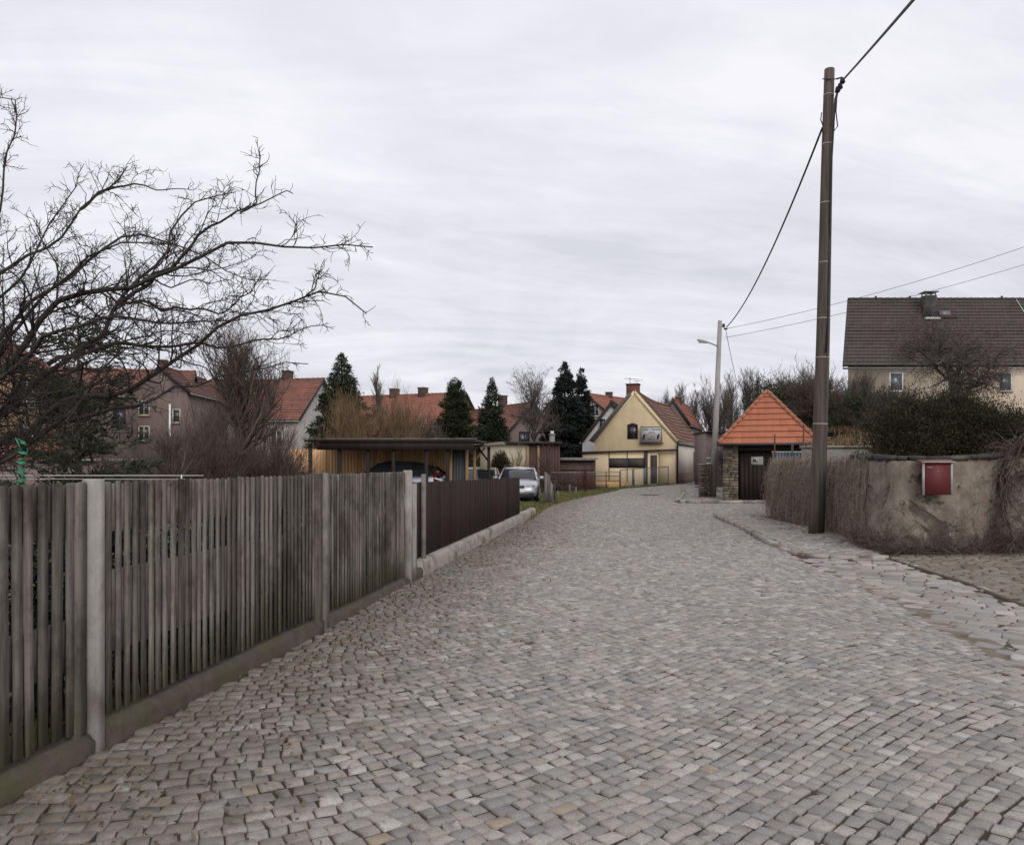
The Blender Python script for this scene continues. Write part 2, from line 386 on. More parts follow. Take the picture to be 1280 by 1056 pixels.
# pavement in front of the wall, raised
KERB = np.array([(5.15, 13.62), (4.95, 14.2), (5.25, 16.4), (5.62, 19.1), (6.02, 23.6)])
PAVE = np.concatenate([KERB, [(7.1, 23.5), (7.05, 17.6), (6.45, 13.9), (6.0, 13.35), (5.45, 13.35)]])
th1 = lambda x, y: np.radians(12) + 0 * x
Vp = stones(PAVE, .12, .13, .3, th1, seed=5, hj=.004, gap=.94)
rise = lambda y: .07 * sst(13.2, 16.0, y)
Vp[0][:, 2] += rise(Vp[0][:, 1])
pb = sheet('pavement_bed', PAVE, .0, M['bed'], .1)
for v_ in pb.data.vertices: v_.co.z += float(rise(v_.co.y)) - .010
many('pavement', [Vp], M['sett2'])
# large worn slabs between the setts and the driveway
SLAB = np.array([(3.26, 1.2), (3.46, 3), (3.82, 5.96), (4.21, 8.4), (4.68, 12.6), (4.85, 13.3), (5.2, 13.15), (6.0, 13.25), (6.15, 12.95), (5.92, 10.5), (5.56, 8.6), (5.16, 6.5), (4.96, 1.2)])
th2 = lambda x, y: np.radians(-14) + .5 * np.sin(x * 1.1)
many('slab_strip', [stones(SLAB, .24, .27, .35, th2, seed=8, hj=.003, gap=.985, chamf=.10, cj=.5)], M['sett2'])
# concrete pavers of the driveway
DRIVE = np.array([(6.18, 13.0), (6.5, 13.55), (8.0, 14.0), (9.6, 14.45), (14, 15.5), (14, 1.2), (5.02, 1.2), (5.22, 6.5), (5.62, 8.6), (5.97, 10.5)])
M['paver'] = mat('concrete_pavers', (.235, .195, .16), (.185, .152, .125), 12, .88, .3, c3=(.14, .12, .085), s3=1.4, rnd=.16, fine=150)
th3 = lambda x, y: np.radians(-18) + 0 * x
v = stones(DRIVE, .16, .24, .0, th3, seed=9, hj=.001, gap=.97, chamf=.04, hz=.0, cj=.12, detail=False)
o = many('driveway', [v], M['paver'])
k = MB()
for a, b in zip([(6.17, 13.0), (5.93, 10.5), (5.58, 8.6), (5.18, 6.5)], [(5.93, 10.5), (5.58, 8.6), (5.18, 6.5), (4.98, 1.2)]): k.bar((*a, -.020), (*b, -.020), .07, .05)
tag(k.build('driveway_edging', M['kerb']), kind='structure')
# kerb stones round the pavement
k = MB(); pts = [(6.25, 13.32), (5.75, 13.22), (5.3, 13.35), (5.02, 13.62), (4.88, 14.15), (4.98, 15.1), (5.12, 16.3), (5.3, 17.5), (5.47, 18.7), (5.62, 19.9), (5.76, 21.2), (5.9, 22.5), (6.02, 23.7)]
for i, (a, b) in enumerate(zip(pts[:-1], pts[1:])):
    a = np.array(a); b = np.array(b); dd = (b - a) / np.linalg.norm(b - a) * .012; a = a + dd; b = b - dd; za, zb_ = max(float(rise(a[1])), .022) - .053 + R.normal(0, .003), max(float(rise(b[1])), .022) - .053 + R.normal(0, .003)
    k.bar((*a, za), (*b, zb_), .105, .13, r=R.random())
tag(k.build('kerb', M['slab']), kind='structure')
k = MB(); pts = [(10.2, 31.72), (9.3, 31.7), (8.4, 31.72), (7.5, 31.75), (6.95, 31.85), (6.72, 32.2), (6.78, 32.9), (7.2, 34.2), (7.9, 37), (8.8, 41), (9.4, 44)]
for a, b in zip(pts[:-1], pts[1:]): k.bar((*a, float(zg(*a)) + .04), (*b, float(zg(*b)) + .04), .16, .16, r=R.random())
tag(k.build('kerb', M['slab']), kind='structure')
P2 = np.array([(6.85, 32), (7.25, 34.2), (7.95, 37), (8.85, 41), (9.5, 44), (16, 46), (16, 31.9), (7.1, 31.85)])
many('pavement', [stones(P2, .16, .16, .3, th1, hz=.07, seed=15, detail=False)], M['sett2'])
bp = MB(); bp.prism([(p[0], p[1], -.03) for p in P2], (0, 0, .085)); tag(bp.build('pavement_bed', M['bed']), kind='structure')
gl = [(3.34, 1.2), (3.55, 3), (3.90, 5.96), (4.29, 8.4), (4.72, 12.4)]
gm = MB(); gmat = mat('gutter_sand', (.20, .165, .13), (.14, .115, .09), 14, .95, .5, c3=(.10, .085, .05), s3=3, fine=120)
for i_ in range(4):
    a, b = gl[i_], gl[i_ + 1]
    for q in range(8):
        p = [(a[0] + (b[0] - a[0]) * t, a[1] + (b[1] - a[1]) * t) for t in (q / 8, (q + 1) / 8)]
        gm.face([(p[0][0] - .13, p[0][1], float(zg(*p[0])) - .0045), (p[0][0] + .17, p[0][1], float(zg(*p[0])) - .0045), (p[1][0] + .17, p[1][1], float(zg(*p[1])) - .0045), (p[1][0] - .13, p[1][1], float(zg(*p[1])) - .0045)])
tag(gm.build('gutter_sand', gmat), kind='structure')
# leaf litter and moss along the fence foot
def scatter_leaves(name, xy, size, m, z0=.0, flat=.5):
    n = len(xy); c = np.column_stack([xy, zg(xy[:, 0], xy[:, 1]) + z0 + R.uniform(.002, .02, n)])
    a = R.uniform(0, 2 * PI, n); s = size * R.uniform(.5, 1.3, n)
    u = np.column_stack([np.cos(a), np.sin(a), R.normal(0, flat, n)]) * s[:, None]; v_ = np.column_stack([-np.sin(a), np.cos(a), R.normal(0, flat, n)]) * s[:, None] * .6
    V = np.stack([c - u, c + v_, c + u, c - v_], 1); V[:, 3, 2] += s * .3
    return tag(link(name, raw_mesh(name, V.reshape(-1, 3), [np.arange(4 * n).reshape(-1, 4)], rnd=R.random(n)), m), kind='stuff')
M['leaf_litter'] = leafmat('dead_leaves', (.13, .085, .05), (.20, .14, .085), (.07, .05, .035))
yy = R.uniform(2, 24, 5200); xx = -2.85 + .148 * yy + np.abs(R.gamma(1.2, .5, 5200))
keep = (np.sin(yy * 2.1) + np.sin(yy * 5.3 + xx * 3) + R.normal(0, .8, 5200)) > .1
scatter_leaves('fallen_leaves', np.column_stack([xx, yy])[keep], .014, M['leaf_litter'])
def blades(name, xy, h, m, z=None, wid=.006, lean=.35, kind='stuff'):
    n = len(xy); z = zg(xy[:, 0], xy[:, 1]) - .03 if z is None else z
    c = np.column_stack([xy, z]); a = R.uniform(0, 2 * PI, n); hh = h * R.uniform(.4, 1.2, n); L = R.normal(0, lean, (n, 2)) * hh[:, None]
    s = np.column_stack([np.cos(a), np.sin(a), 0 * a]) * wid
    mid = c + np.column_stack([L * .35, hh * .6]); top = c + np.column_stack([L, hh])
    V = np.stack([c - s, c + s, mid + s * .7, mid - s * .7, mid - s * .7, mid + s * .7, top + s * .1, top - s * .1], 1)
    F = (np.arange(n) * 8)[:, None, None] + np.array([[0, 1, 2, 3], [4, 5, 6, 7]])[None]
    return tag(link(name, raw_mesh(name, V.reshape(-1, 3), [F.reshape(-1, 4)], rnd=np.repeat(R.random(n), 2)), m), kind=kind)
M['grass'] = leafmat('grass_blades', (.075, .095, .028), (.13, .13, .05), (.24, .19, .10))
M['moss'] = leafmat('moss', (.055, .08, .02), (.09, .11, .03))
n = 700; yy = R.uniform(3, 30, n); xx = -2.6 + .148 * yy + R.random(n) ** 1.6 * 6.5
scatter_leaves('fallen_leaves', np.column_stack([xx, yy]), .011, M['leaf_litter'])
yy = R.uniform(2.5, 22, 1500); xx = -2.86 + .148 * yy + np.abs(R.normal(0, .10, 1500))
blades('weeds', np.column_stack([xx, yy])[np.sin(yy * 1.7 + 1) + np.sin(yy * 4.1) > .55], .035, M['moss'], wid=.004)
# grass verge between the brown fence and the yellow house, and the garden behind the fence
hx = np.linspace(-420, 420, 60); hyy = np.array([150, 175, 200, 240])
gridmesh('hills', hx, hyy, lambda x, y: -1 + (4 + 2.2 * np.sin(x * .021) + 1.3 * np.sin(x * .057 + 1)) * sst(148, 200, y), mat('far_wooded_hill', (.045, .048, .036), (.03, .032, .026), .2, .95, 0, c3=(.07, .055, .045), s3=.05))
n = 26000; yy = R.uniform(22.2, 49, n); xr = np.interp(yy, LEFT[:, 1], LEFT[:, 0]); xx = xr + .15 - np.abs(R.gamma(1.3, 1.6, n))
blades('grass', np.column_stack([xx, yy]), .11, M['grass'], wid=.018)
n = 16000; yy = R.uniform(2.2, 22, n); xx = -3.2 + .148 * yy - R.random(n) ** 1.5 * 7
blades('grass', np.column_stack([xx, yy]), .16, M['grass'], wid=.008)

# raised garden behind the wall on the right
def wall_xl(y): return np.interp(y, [14, 17.6, 22.3, 26, 29, 31.5, 37, 38, 50, 90], [6.62, 7.2, 7.3, 9.5, 12.9, 13.2, 13.4, 11.5, 16.5, 30])
nu, nv = 46, 70
U, Vv = np.meshgrid(np.linspace(0, 1, nu), np.linspace(0, 1, nv))
Yv = 14.05 + 70 * Vv ** 1.4; X0 = wall_xl(Yv); X = X0 + (95 - X0) * U ** 2
Y = Yv + np.clip(.31 * (X - 6.6), 0, 3.2) * (1 - Vv) ** 4
def zr(x, y): return 1.50 + (y - 14) * .048 + .12 * np.sin(x * .7) * np.sin(y * .5) + .5 * sst(20, 40, y)
ZZ = 1.42 + (zr(X, Y) - 1.42) * sst(0, 5, X - X0); Z = ZZ * np.clip(U * 60, 0, 1) ** .5 + (-.1) * (1 - np.clip(U * 60, 0, 1)); Z[(Yv < 21.5)] = ZZ[(Yv < 21.5)]
M['slope'] = mat('dry_slope_grass', (.16, .11, .06), (.10, .085, .04), 1.8, .95, .8, c3=(.20, .12, .07), s3=.5, fine=30)
i = (np.arange(nv - 1) * nu)[:, None] + np.arange(nu - 1)[None]
tag(link('garden_slope', raw_mesh('garden_slope', np.stack([X, Y, Z], -1).reshape(-1, 3), [np.stack([i, i + 1, i + 1 + nu, i + nu], -1).reshape(-1, 4)], smooth=True), M['slope']), kind='structure')
# manhole
mh = T('manhole_cover', 'round dark iron manhole cover set in the cobbled street before the yellow house', 'manhole cover', (MAN[0], MAN[1], float(zg(*MAN))))
b = MB(); b.tube([(0, 0, -.03), (0, 0, .003)], .40, 24); b.build('iron_lid', M['dark_metal'], mh)
b = MB(); a_ = np.linspace(0, 2 * PI, 25); 
for q in range(24): b.bar((.46 * math.cos(a_[q]), .46 * math.sin(a_[q]), -.01), (.46 * math.cos(a_[q + 1]), .46 * math.sin(a_[q + 1]), -.01), .10, .03)
b.build('rim', M['kerb'], mh)
# ================================================================ fences on the left
M['picket'] = mat('weathered_pickets', (.125, .108, .095), (.062, .053, .048), 3.2, .9, .5, c3=(.035, .03, .028), s3=1.1, lim3=(.5, .68), stretch=(6, 6, .55), rnd=.32, fine=60)
def picket_mat():
    m = NT('weathered_pickets'); co = m.obj(); v = m.mapped(co, (9, 9, .5)); n1 = m.noise(v, 3, 8, .7)
    col = m.mix(m.ramp(n1, .35, .66), (.215, .192, .168), (.080, .070, .062))
    sp = m.t.nodes.new('ShaderNodeSeparateXYZ'); m.put(sp.inputs[0], co)
    blot = m.noise(m.mapped(co, (1, 1, .8)), 1.5, 6, .7)
    col = m.mix(m.math('MULTIPLY', m.ramp(blot, .45, .60), .85), col, (.045, .036, .031))
    low = m.math('ADD', m.ramp(sp.outputs[2], .62, .2), m.math('MULTIPLY', m.math('SUBTRACT', blot, .5), 1.5))
    col = m.mix(m.math('MULTIPLY', m.ramp(low, .2, 1.1), .55), col, (.12, .115, .062))   # algae near the ground
    k = m.math('MULTIPLY_ADD', m.rnd(), .85, .58)
    col = m.n('ShaderNodeVectorMath', props={'operation': 'SCALE'}, i0=col, Scale=k)
    m.set(Base_Color=col, Roughness=.92, Normal=m.bump(n1, .6, .01)); m.b.inputs['Specular IOR Level'].default_value = .2
    return m.m
M['picket'] = picket_mat()
def FL(Y, off=0.0, z=0.0):
    """point on the fence line at distance Y, off metres behind the street face"""
    return np.array([-2.872 + .148 * Y - off * .9892, Y + off * .1464, z])
dF = np.array([.1464, .9892, 0]); nF = np.array([.9892, -.1464, 0]); MF = np.column_stack([nF, dF, [0, 0, 1]])
fence = T('picket_fence', 'weathered grey picket fence on a low concrete plinth along the street', 'fence', FL(6.0, .07))
FR = np.random.default_rng(3)
posts = [1.25, 4.34, 7.56, 10.48]
for i, (a, b) in enumerate(zip(posts[:-1], posts[1:])):
    m = MB(); Y = a + .12; wd = [.060, .042, .038][i]; gp = [.031, .037, .037][i]; hA = [.12, .125, .09][i]; hB = [.10, .11, .07][i]
    while Y < b - .10:
        w_ = wd * FR.uniform(.85, 1.15); top = 1.452 + FR.normal(0, .003); ln = FR.normal(0, .004)
        c = FL(Y + w_ / 2, .055 + FR.normal(0, .002), 0)
        z0 = hA + (hB - hA) * (Y - a) / (b - a) + .02 + FR.uniform(0, .02)
        th = .013
        V = []
        for z, s in ((z0, 1), (z0 + .35, 1), (z0 + .8, 1), (top - .012, 1), (top, .8)):
            off = ln * (z - z0) + FR.normal(0, .0012)
            for x, y in ((-th / 2, -w_ / 2), (th / 2, -w_ / 2), (th / 2, w_ / 2), (-th / 2, w_ / 2)):
                p = c + nF * x * s + dF * (y * s + off); V.append((p[0], p[1], z))
        F = [(3, 2, 1, 0), (16, 17, 18, 19)] + [(q * 4 + k, q * 4 + (k + 1) % 4, q * 4 + 4 + (k + 1) % 4, q * 4 + 4 + k) for q in range(4) for k in range(4)]
        m.poly(V, F, FR.random()); Y += w_ + gp * FR.uniform(.7, 1.3)
    m.build('picket_panel', M['picket'], fence, world=True)
    for z, h in ((1.305, .27), ((.60, .26) if i == 0 else (.72, .46))):
        r_ = MB(); p = FL((a + b) / 2, .078, z); r_.box(p, (.028, b - a - .1, h), MF, r=(.8 if z > 1 else .35)); r_.build('rail', M['picket'], fence, world=True)
def plinth(fe, ya, yb, h, wdt, off=0.0, name='plinth', mt='kerb', seed=1, h2=None):
    """a worn cast kerb: rounded, uneven edge"""
    rg = np.random.default_rng(seed); n = int((yb - ya) / .12) + 2; ys = np.linspace(ya, yb, n); V = []
    prof0 = [(0, -.12), (-.004, h * .55), (.006, h - .03), (.03, h), (wdt - .02, h + .002), (wdt, h - .03), (wdt, -.1)]
    prof = prof0
    for y in ys:
        dh = 0 if h2 is None else (h2 - h) * (y - ya) / (yb - ya)
        for j, (o_, z) in enumerate(prof0):
            z = z + (dh if 1 < j < 6 else 0)
            p = FL(y, off + o_ + rg.normal(0, .0012) + .003 * math.sin(y * 7 + j), z + (rg.normal(0, .0012) + .004 * math.sin(y * 3.1 + seed) if 0 < j < 6 else 0)); V.append(p)
    k = len(prof); F = []
    for i in range(n - 1):
        for j in range(k - 1): F.append((i * k + j, i * k + j + 1, i * k + k + j + 1, i * k + k + j))
    F += [tuple(range(k)), tuple(range((n - 1) * k, n * k))[::-1]]
    m = MB(); m.poly(V, F); o = m.build(name, M[mt], fe, world=True); return o
for i, (a, b) in enumerate(zip(posts[:-1], posts[1:])): plinth(fence, a + .052, b - .052, (.12, .125, .09)[i], .15, seed=i, h2=(.10, .11, .07)[i])
M['post_white'] = mat('pale_concrete_post', (.37, .35, .33), (.28, .26, .24), 11, .85, .5, c3=(.15, .12, .09), s3=2.2, lim3=(.50, .66), stretch=(1, 1, .6), fine=160)
M['post_grey'] = mat('grey_concrete_post', (.24, .215, .198), (.15, .135, .125), 9, .9, .4, c3=(.09, .08, .065), s3=2, lim3=(.48, .68), fine=120)
for Y, mt, wd, h in ((1.25, 'post_grey', .11, 1.46), (4.34, 'post_white', .07, 1.47), (7.56, 'post_grey', .115, 1.465), (10.48, 'post_white', .10, 1.47)):
    m = MB(); p = FL(Y, .045, h / 2 - .06); m.box(p, (.085 if wd < .1 else .10, wd, h + .12), MF, ch=.008)
    o = m.build('post', M[mt], fence, world=True)
m = MB(); m.box(FL(7.44, .055, .73), (.09, .10, 1.47), MF, ch=.006); m.build('backing_post', M['picket'], fence, world=True)
m = MB(); m.box(FL(4.24, .075, .75), (.05, .09, 1.40), MF, ch=.004); m.build('backing_post', M['picket'], fence, world=True)

M['brown_board'] = mat('dark_brown_boards', (.032, .017, .014), (.019, .010, .009), 4, .9, .4, c3=(.038, .026, .022), s3=.8, lim3=(.55, .7), stretch=(5, 5, .5), rnd=.3)
f2 = T('board_fence', 'dark brown close-boarded fence on a pale concrete kerb beyond the grey pickets', 'fence', FL(16, .1))
m = MB(); Y = 10.86
while Y < 21.4:
    w_ = .095 * FR.uniform(.9, 1.1); tz = 1.30 - (Y - 10.7) * .0107 + FR.normal(0, .004)
    p = FL(Y + w_ / 2, .10 + FR.normal(0, .003), (.235 + tz) / 2); m.box(p, (.02, w_ - .006, tz - .235), MF, r=FR.random()); Y += w_
m.build('board_panel', M['brown_board'], f2, world=True)
for z in (.45, 1.0):
    r_ = MB(); r_.box(FL(16.1, .13, z), (.03, 10.5, .09), MF); r_.build('rail', M['brown_board'], f2, world=True)
m = MB(); m.box(FL(10.66, .03, .62), (.09, .10, 1.34), MF, ch=.008); m.build('post', M['post_white'], f2, world=True)
m = MB(); m.box(FL(11.3, .05, .66), (.05, .09, 1.5), MF, ch=.008); m.build('post', M['post_grey'], f2, world=True)
plinth(f2, 11.0, 24.3, .22, .2, off=.0, mt='slab', seed=9); plinth(f2, 10.72, 11.0, .13, .16, off=-.02, mt='kerb', seed=10)

# ================================================================ leaning gate leaf by the silver car
g = T('old_gate', 'weathered grey plank gate leaf with a pointed edge standing beside the silver car', 'gate', (1.45, 31.2, 0))
m = MB()
for i in range(3): 
    x = -.18 + i * .115; h = (1.27, 1.20, .92)[i]
    m.prism([(x, 0, -.03), (x + .108, 0, -.03), (x + .108, 0, h - (.06, .1, .2)[i]), (x, 0, h)], (0, .035, 0), r=R.random())
m.build('plank_leaf', mat('grey_planks', (.19, .17, .15), (.11, .10, .09), 6, .9, .5, stretch=(4, 4, .5), rnd=.3, c3=(.07, .06, .05), s3=2), g)
m = MB(); m.box((.22, .03, .45), (.05, .05, .96)); m.build('post', M['dark_metal'], g)
for z in (.25, .8): m = MB(); m.box((.0, .06, z), (.36, .03, .06)); m.build('brace', M['wood_dark'], g)

# ================================================================ wooden power pole and the concrete lamp post
def lean(b0, b1, t): return np.array(b0) * (1 - t) + np.array(b1) * t
PB, PT = W(1020, 17.2, z=-.1), W(1038, 17.3, 87)
M['pole'] = mat('tarred_pole', (.135, .108, .088), (.070, .056, .046), 3, .9, .9, c3=(.05, .05, .048), s3=.8, stretch=(7, 7, .25), fine=40)
pole = T('utility_pole', 'tall dark wooden utility pole with thin white bands in front of the rendered wall', 'pole', PB)
m = MB(); ts = np.linspace(0, 1, 14); m.tube([lean(PB, PT, t) + np.array([.02 * math.sin(t * 5), 0, 0]) for t in ts], .165 - .06 * ts, 18)
m.build('pole_shaft', M['pole'], pole, world=True, smooth=True)
M['band'] = mat('pale_band', (.42, .40, .37), (.3, .28, .26), 8, .6, .1)
for py in (117, 179, 253, 328, 398, 447, 530):
    t = (EYE + (580 - py) * .0172 - PB[2]) / (PT[2] - PB[2]); m = MB()
    m.tube([lean(PB, PT, t - .0008) + np.array([.02 * math.sin(t * 5), 0, 0]), lean(PB, PT, t + .0012) + np.array([.02 * math.sin(t * 5), 0, 0])], .168 - .06 * t, 18); m.build('band', M['band'], pole, world=True)
def tz(py): return EYE + (580 - py) * .0172
def px3(px, py, Y=17.1): return W(px, Y, py)
m = MB(); m.tube([px3(1028, 99, 17.25), px3(1047, 99, 17.1)], .012, 6); m.tube([px3(1046, 99), px3(1052, 97), px3(1054, 103)], .02, 6); m.build('bracket', M['dark_metal'], pole, world=True)
m = MB()
for q in ((1053, 101), (1050, 108), (1047, 112)): m.box(px3(*q, 17.05), (.09, .09, .11), taper=.7)
m.build('insulator', M['black'], pole, world=True)
M['cable'] = mat('black_cable', (.035, .035, .038), (.025, .025, .027), 5, .6, .1)
m = MB(); m.tube([px3(1050, 104), px3(1046, 122), px3(1045, 140), px3(1047, 158), px3(1043, 164), px3(1041, 150)], .013, 5)
m.tube([px3(1049, 108, 17.1), px3(1044, 124, 17.1), px3(1039.5, 200, 17.12), px3(1037.5, 300, 17.12), px3(1035, 400, 17.1), px3(1033, 440, 17.06)], .02, 6)
m.tube([px3(1029, 158, 17.1), px3(1026, 150, 17.05), px3(1027, 141, 17.05)], .012, 5); m.build('down_cable', M['cable'], pole, world=True)
m = MB(); m.tube([px3(1036.5, 300, 17.12), px3(1034, 440, 17.1), px3(1028, 660, 17.1)], .012, 5); m.build('conduit', M['pole'], pole, world=True)

LB, LT = W(891, 36.6, z=.0), W(900, 36.6, 401)
lamp = T('street_lamp', 'pale grey concrete lamp post with a small lamp arm at the left of the shed', 'street lamp', LB)
m = MB(); m.tube([LB, lean(LB, LT, .5), LT], [.155, .125, .095], 14); m.build('post_shaft', mat('pale_concrete_pole', (.36, .345, .33), (.28, .27, .26), 5, .8, .2, c3=(.2, .19, .18), s3=1.2, stretch=(1, 1, .4)), lamp, world=True, smooth=True)
m = MB(); m.tube([W(897.5, 36.6, 433), W(893, 36.5, 431), W(884, 36.3, 427.5)], .03, 7); m.build('arm', M['grey_metal'], lamp, world=True)
hd = MB(); hp = W(878, 36.2, 426.3)
for z, k in ((0, 1),):
    V = []
    for x, hw, hh in ((-.24, .04, .03), (-.16, .10, .07), (.02, .12, .085), (.16, .09, .07), (.28, .04, .035)):
        for a in range(8):
            V.append((hp[0] + x, hp[1] + hw * math.cos(a * PI / 4), hp[2] - x * -.0 - .22 * (x) * 1.0 + hh * math.sin(a * PI / 4)))
    hd.poly(V, [tuple(range(8)), tuple(range(39, 31, -1))] + [(q * 8 + i, q * 8 + (i + 1) % 8, q * 8 + 8 + (i + 1) % 8, q * 8 + 8 + i) for q in range(4) for i in range(8)])
lh = hd.build('lamp_head', mat('lamp_housing', (.45, .46, .47), (.38, .38, .4), 6, .4, .05), lamp, world=True, smooth=True)
m = MB(); m.box(hp + np.array([-.03, 0, -.065]), (.26, .15, .03)); m.build('lamp_glass', mat('lamp_diffuser', (.5, .5, .48), None, 6, .25, 0), lh.parent, world=True)
m = MB(); m.box(W(904.5, 36.5, 407), (.10, .10, .16)); m.box(W(907, 36.4, 411), (.16, .06, .07)); m.build('cable_clamp', M['dark_metal'], lamp, world=True)

def cable(name, label, a, b, sag, r, n=24, fn=None):
    a = np.array(a); b = np.array(b); ts = np.linspace(0, 1, n); P = a + (b - a) * ts[:, None]; P[:, 2] -= sag * 4 * ts * (1 - ts)
    m = MB(); m.tube(P - a, r, 6); o = m.build(name, M['cable'], None); o.location = a; tag(o, label, 'cable'); return o
cable('overhead_cable', 'thick black overhead cable sagging from the wooden pole to the lamp post', px3(1028, 160, 17.1), W(908, 36.4, 409), .55, .023)
b = W(1140, 9, 0); d_ = b - px3(1053, 101, 17.05)
cable('overhead_cable', 'thick twisted black cable running from the pole top out over the street', px3(1053, 101, 17.05), px3(1053, 101, 17.05) + d_ * 1.6, .02, .02)
cable('overhead_wire', 'upper thin wire from the lamp post towards the dark-roofed house', W(907, 36.4, 411), W(1420, 30, 258), .40, .009)
cable('overhead_wire', 'lower thin wire from the lamp post towards the dark-roofed house', W(907, 36.4, 422), W(1420, 33, 286), .35, .009)
cable('overhead_wire', 'thin wire dropping from the lamp post into the bare trees behind the shed', W(907, 36.4, 411), W(922, 44, 480), .15, .012)

# ================================================================ rendered wall with coping
WP = np.array([(7.16, 22.0), (7.14, 20.2), (7.06, 17.6), (6.87, 16.2), (6.55, 14.7), (6.52, 14.05), (6.75, 13.72), (7.2, 13.72), (8.3, 14.05), (9.5, 14.5), (11.2, 15.2), (13.0, 16.0)])
def wallpath(n):
    s = np.concatenate([[0], np.cumsum(np.hypot(*np.diff(WP, axis=0).T))]); u = np.linspace(0, s[-1], n)
    P = np.column_stack([np.interp(u, s, WP[:, 0]), np.interp(u, s, WP[:, 1])])
    K = np.ones(9) / 9; Q = P.copy()
    for c in range(2): Q[4:-4, c] = np.convolve(P[:, c], K, 'valid')
    t_ = np.gradient(Q, axis=0); t_ /= np.linalg.norm(t_, axis=1, keepdims=True); N = np.column_stack([t_[:, 1], -t_[:, 0]])  # outward: left of travel reversed
    return u, Q, N
u, Q, N = wallpath(240)
if N[0, 0] > 0: N = -N
def plaster_mat():
    m = NT('crumbling_render'); co = m.obj(); n1 = m.noise(co, 3.5, 8, .7); n2 = m.noise(co, 1.35, 6, .62, .6); n3 = m.noise(co, 30, 4, .7)
    col = m.mix(m.ramp(n1, .38, .62), (.265, .225, .182), (.165, .132, .105))
    col = m.mix(m.math('MULTIPLY', m.ramp(n3, .5, .75), .5), col, (.13, .10, .08))
    vo = m.n('ShaderNodeTexVoronoi', Vector=co, Scale=4.2, i4=1.0); rub = m.mix(m.ramp(n3, .4, .7), (.17, .14, .11), (.065, .052, .043)); rub = m.mix(m.ramp(vo, .25, .5), rub, (.045, .036, .03))
    col = m.mix(m.math('MULTIPLY', m.ramp(n2, .54, .60), .7), col, rub)
    cr = m.n('ShaderNodeTexVoronoi', props={'feature': 'DISTANCE_TO_EDGE'}, Vector=m.n('ShaderNodeVectorMath', props={'operation': 'ADD'}, i0=co, i1=m.n('ShaderNodeTexNoise', out=1, Vector=co, Scale=3.0)), Scale=1.3)
    col = m.mix(m.math('MULTIPLY', m.ramp(cr, .014, .004), .7), col, (.05, .04, .035))
    sp = m.t.nodes.new('ShaderNodeSeparateXYZ'); m.put(sp.inputs[0], co)
    lw = m.math('ADD', m.ramp(sp.outputs[2], .55, 0), m.math('MULTIPLY', m.math('SUBTRACT', n1, .5), 2.2))
    col = m.mix(m.math('MULTIPLY', m.ramp(lw, .25, .95), .75), col, (.075, .06, .045))
    st = m.noise(m.mapped(co, (5, 5, .45)), 1.6, 6, .7)
    col = m.mix(m.math('MULTIPLY', m.ramp(st, .54, .70), .6), col, (.085, .068, .05))
    m.set(Base_Color=col, Roughness=.95); m.b.inputs['Specular IOR Level'].default_value = .15
    h = m.math('ADD', m.math('MULTIPLY', m.ramp(n2, .60, .55), 1.2), m.math('ADD', n1, m.math('MULTIPLY', n3, .35)))
    m.set(Normal=m.bump(h, .9, .03)); return m.m
M['render'] = plaster_mat()
wall = T('garden_wall', 'crumbling tan rendered garden wall with dark slate coping at the street bend', 'wall', (7, 16, 0))
nz = 22; zs = np.linspace(-.12, 1.0, nz)
hts = 1.64 + .03 * np.sin(u * 1.3) + .04 * sst(9, 16, u)
WR = np.random.default_rng(11)
def fbm(a, b): return np.sin(a * 2.3 + np.sin(b * 3.1)) * .4 + np.sin(a * 5.7 + b * 4.3) * .25 + np.sin(a * 11 - b * 9 + np.sin(a * 3)) * .15 + np.sin(b * 13 + a * 17) * .08
V = []
for j, z in enumerate(zs):
    zz_ = np.where(z < 0, z, z * hts); dsp = .035 * fbm(u, zz_ * 1.5) + WR.normal(0, .006, len(u)) + .05 * (1 - np.clip(z, 0, 1)) + np.where(z > .985, -.02, 0)
    V.append(np.column_stack([Q + N * dsp[:, None], zz_]))
V.append(np.column_stack([Q - N * .36, hts])); V.append(np.column_stack([Q - N * .38, hts * 0 - .1]))
V = np.array(V); nr, nc = V.shape[:2]; i = (np.arange(nr - 1) * nc)[:, None] + np.arange(nc - 1)[None]
F = np.stack([i, i + 1, i + 1 + nc, i + nc], -1).reshape(-1, 4)
V = V.reshape(-1, 3) - np.array([7, 16, 0]); link('wall_body', raw_mesh('wall_body', V, [F], smooth=True), M['render'], wall)
m = MB(); e = [tuple(V[r_ * nc]) for r_ in range(nr)]; m.face(e); m.build('wall_end', M['render'], wall)
M['slate'] = mat('slate_coping', (.055, .050, .048), (.032, .030, .030), 9, .8, .5, c3=(.09, .085, .07), s3=3, rnd=.3)
m = MB(); k = 92
while k < 238:
    k2 = min(k + int(WR.integers(4, 8)), 239); a = Q[k] - N[k] * .17; b = Q[k2] - N[k2] * .17; h = hts[k] + .035
    d_ = (b - a) / np.linalg.norm(b - a); m.bar((*(a + d_ * .004), h + WR.normal(0, .006)), (*(b - d_ * .004), h + WR.normal(0, .006)), .40, .075, r=WR.random()); k = k2
m.build('coping', M['slate'], wall, world=True)
# letter box
mbx = W(1174, 13.86, z=0); ang = math.atan2(.33, 1.0)
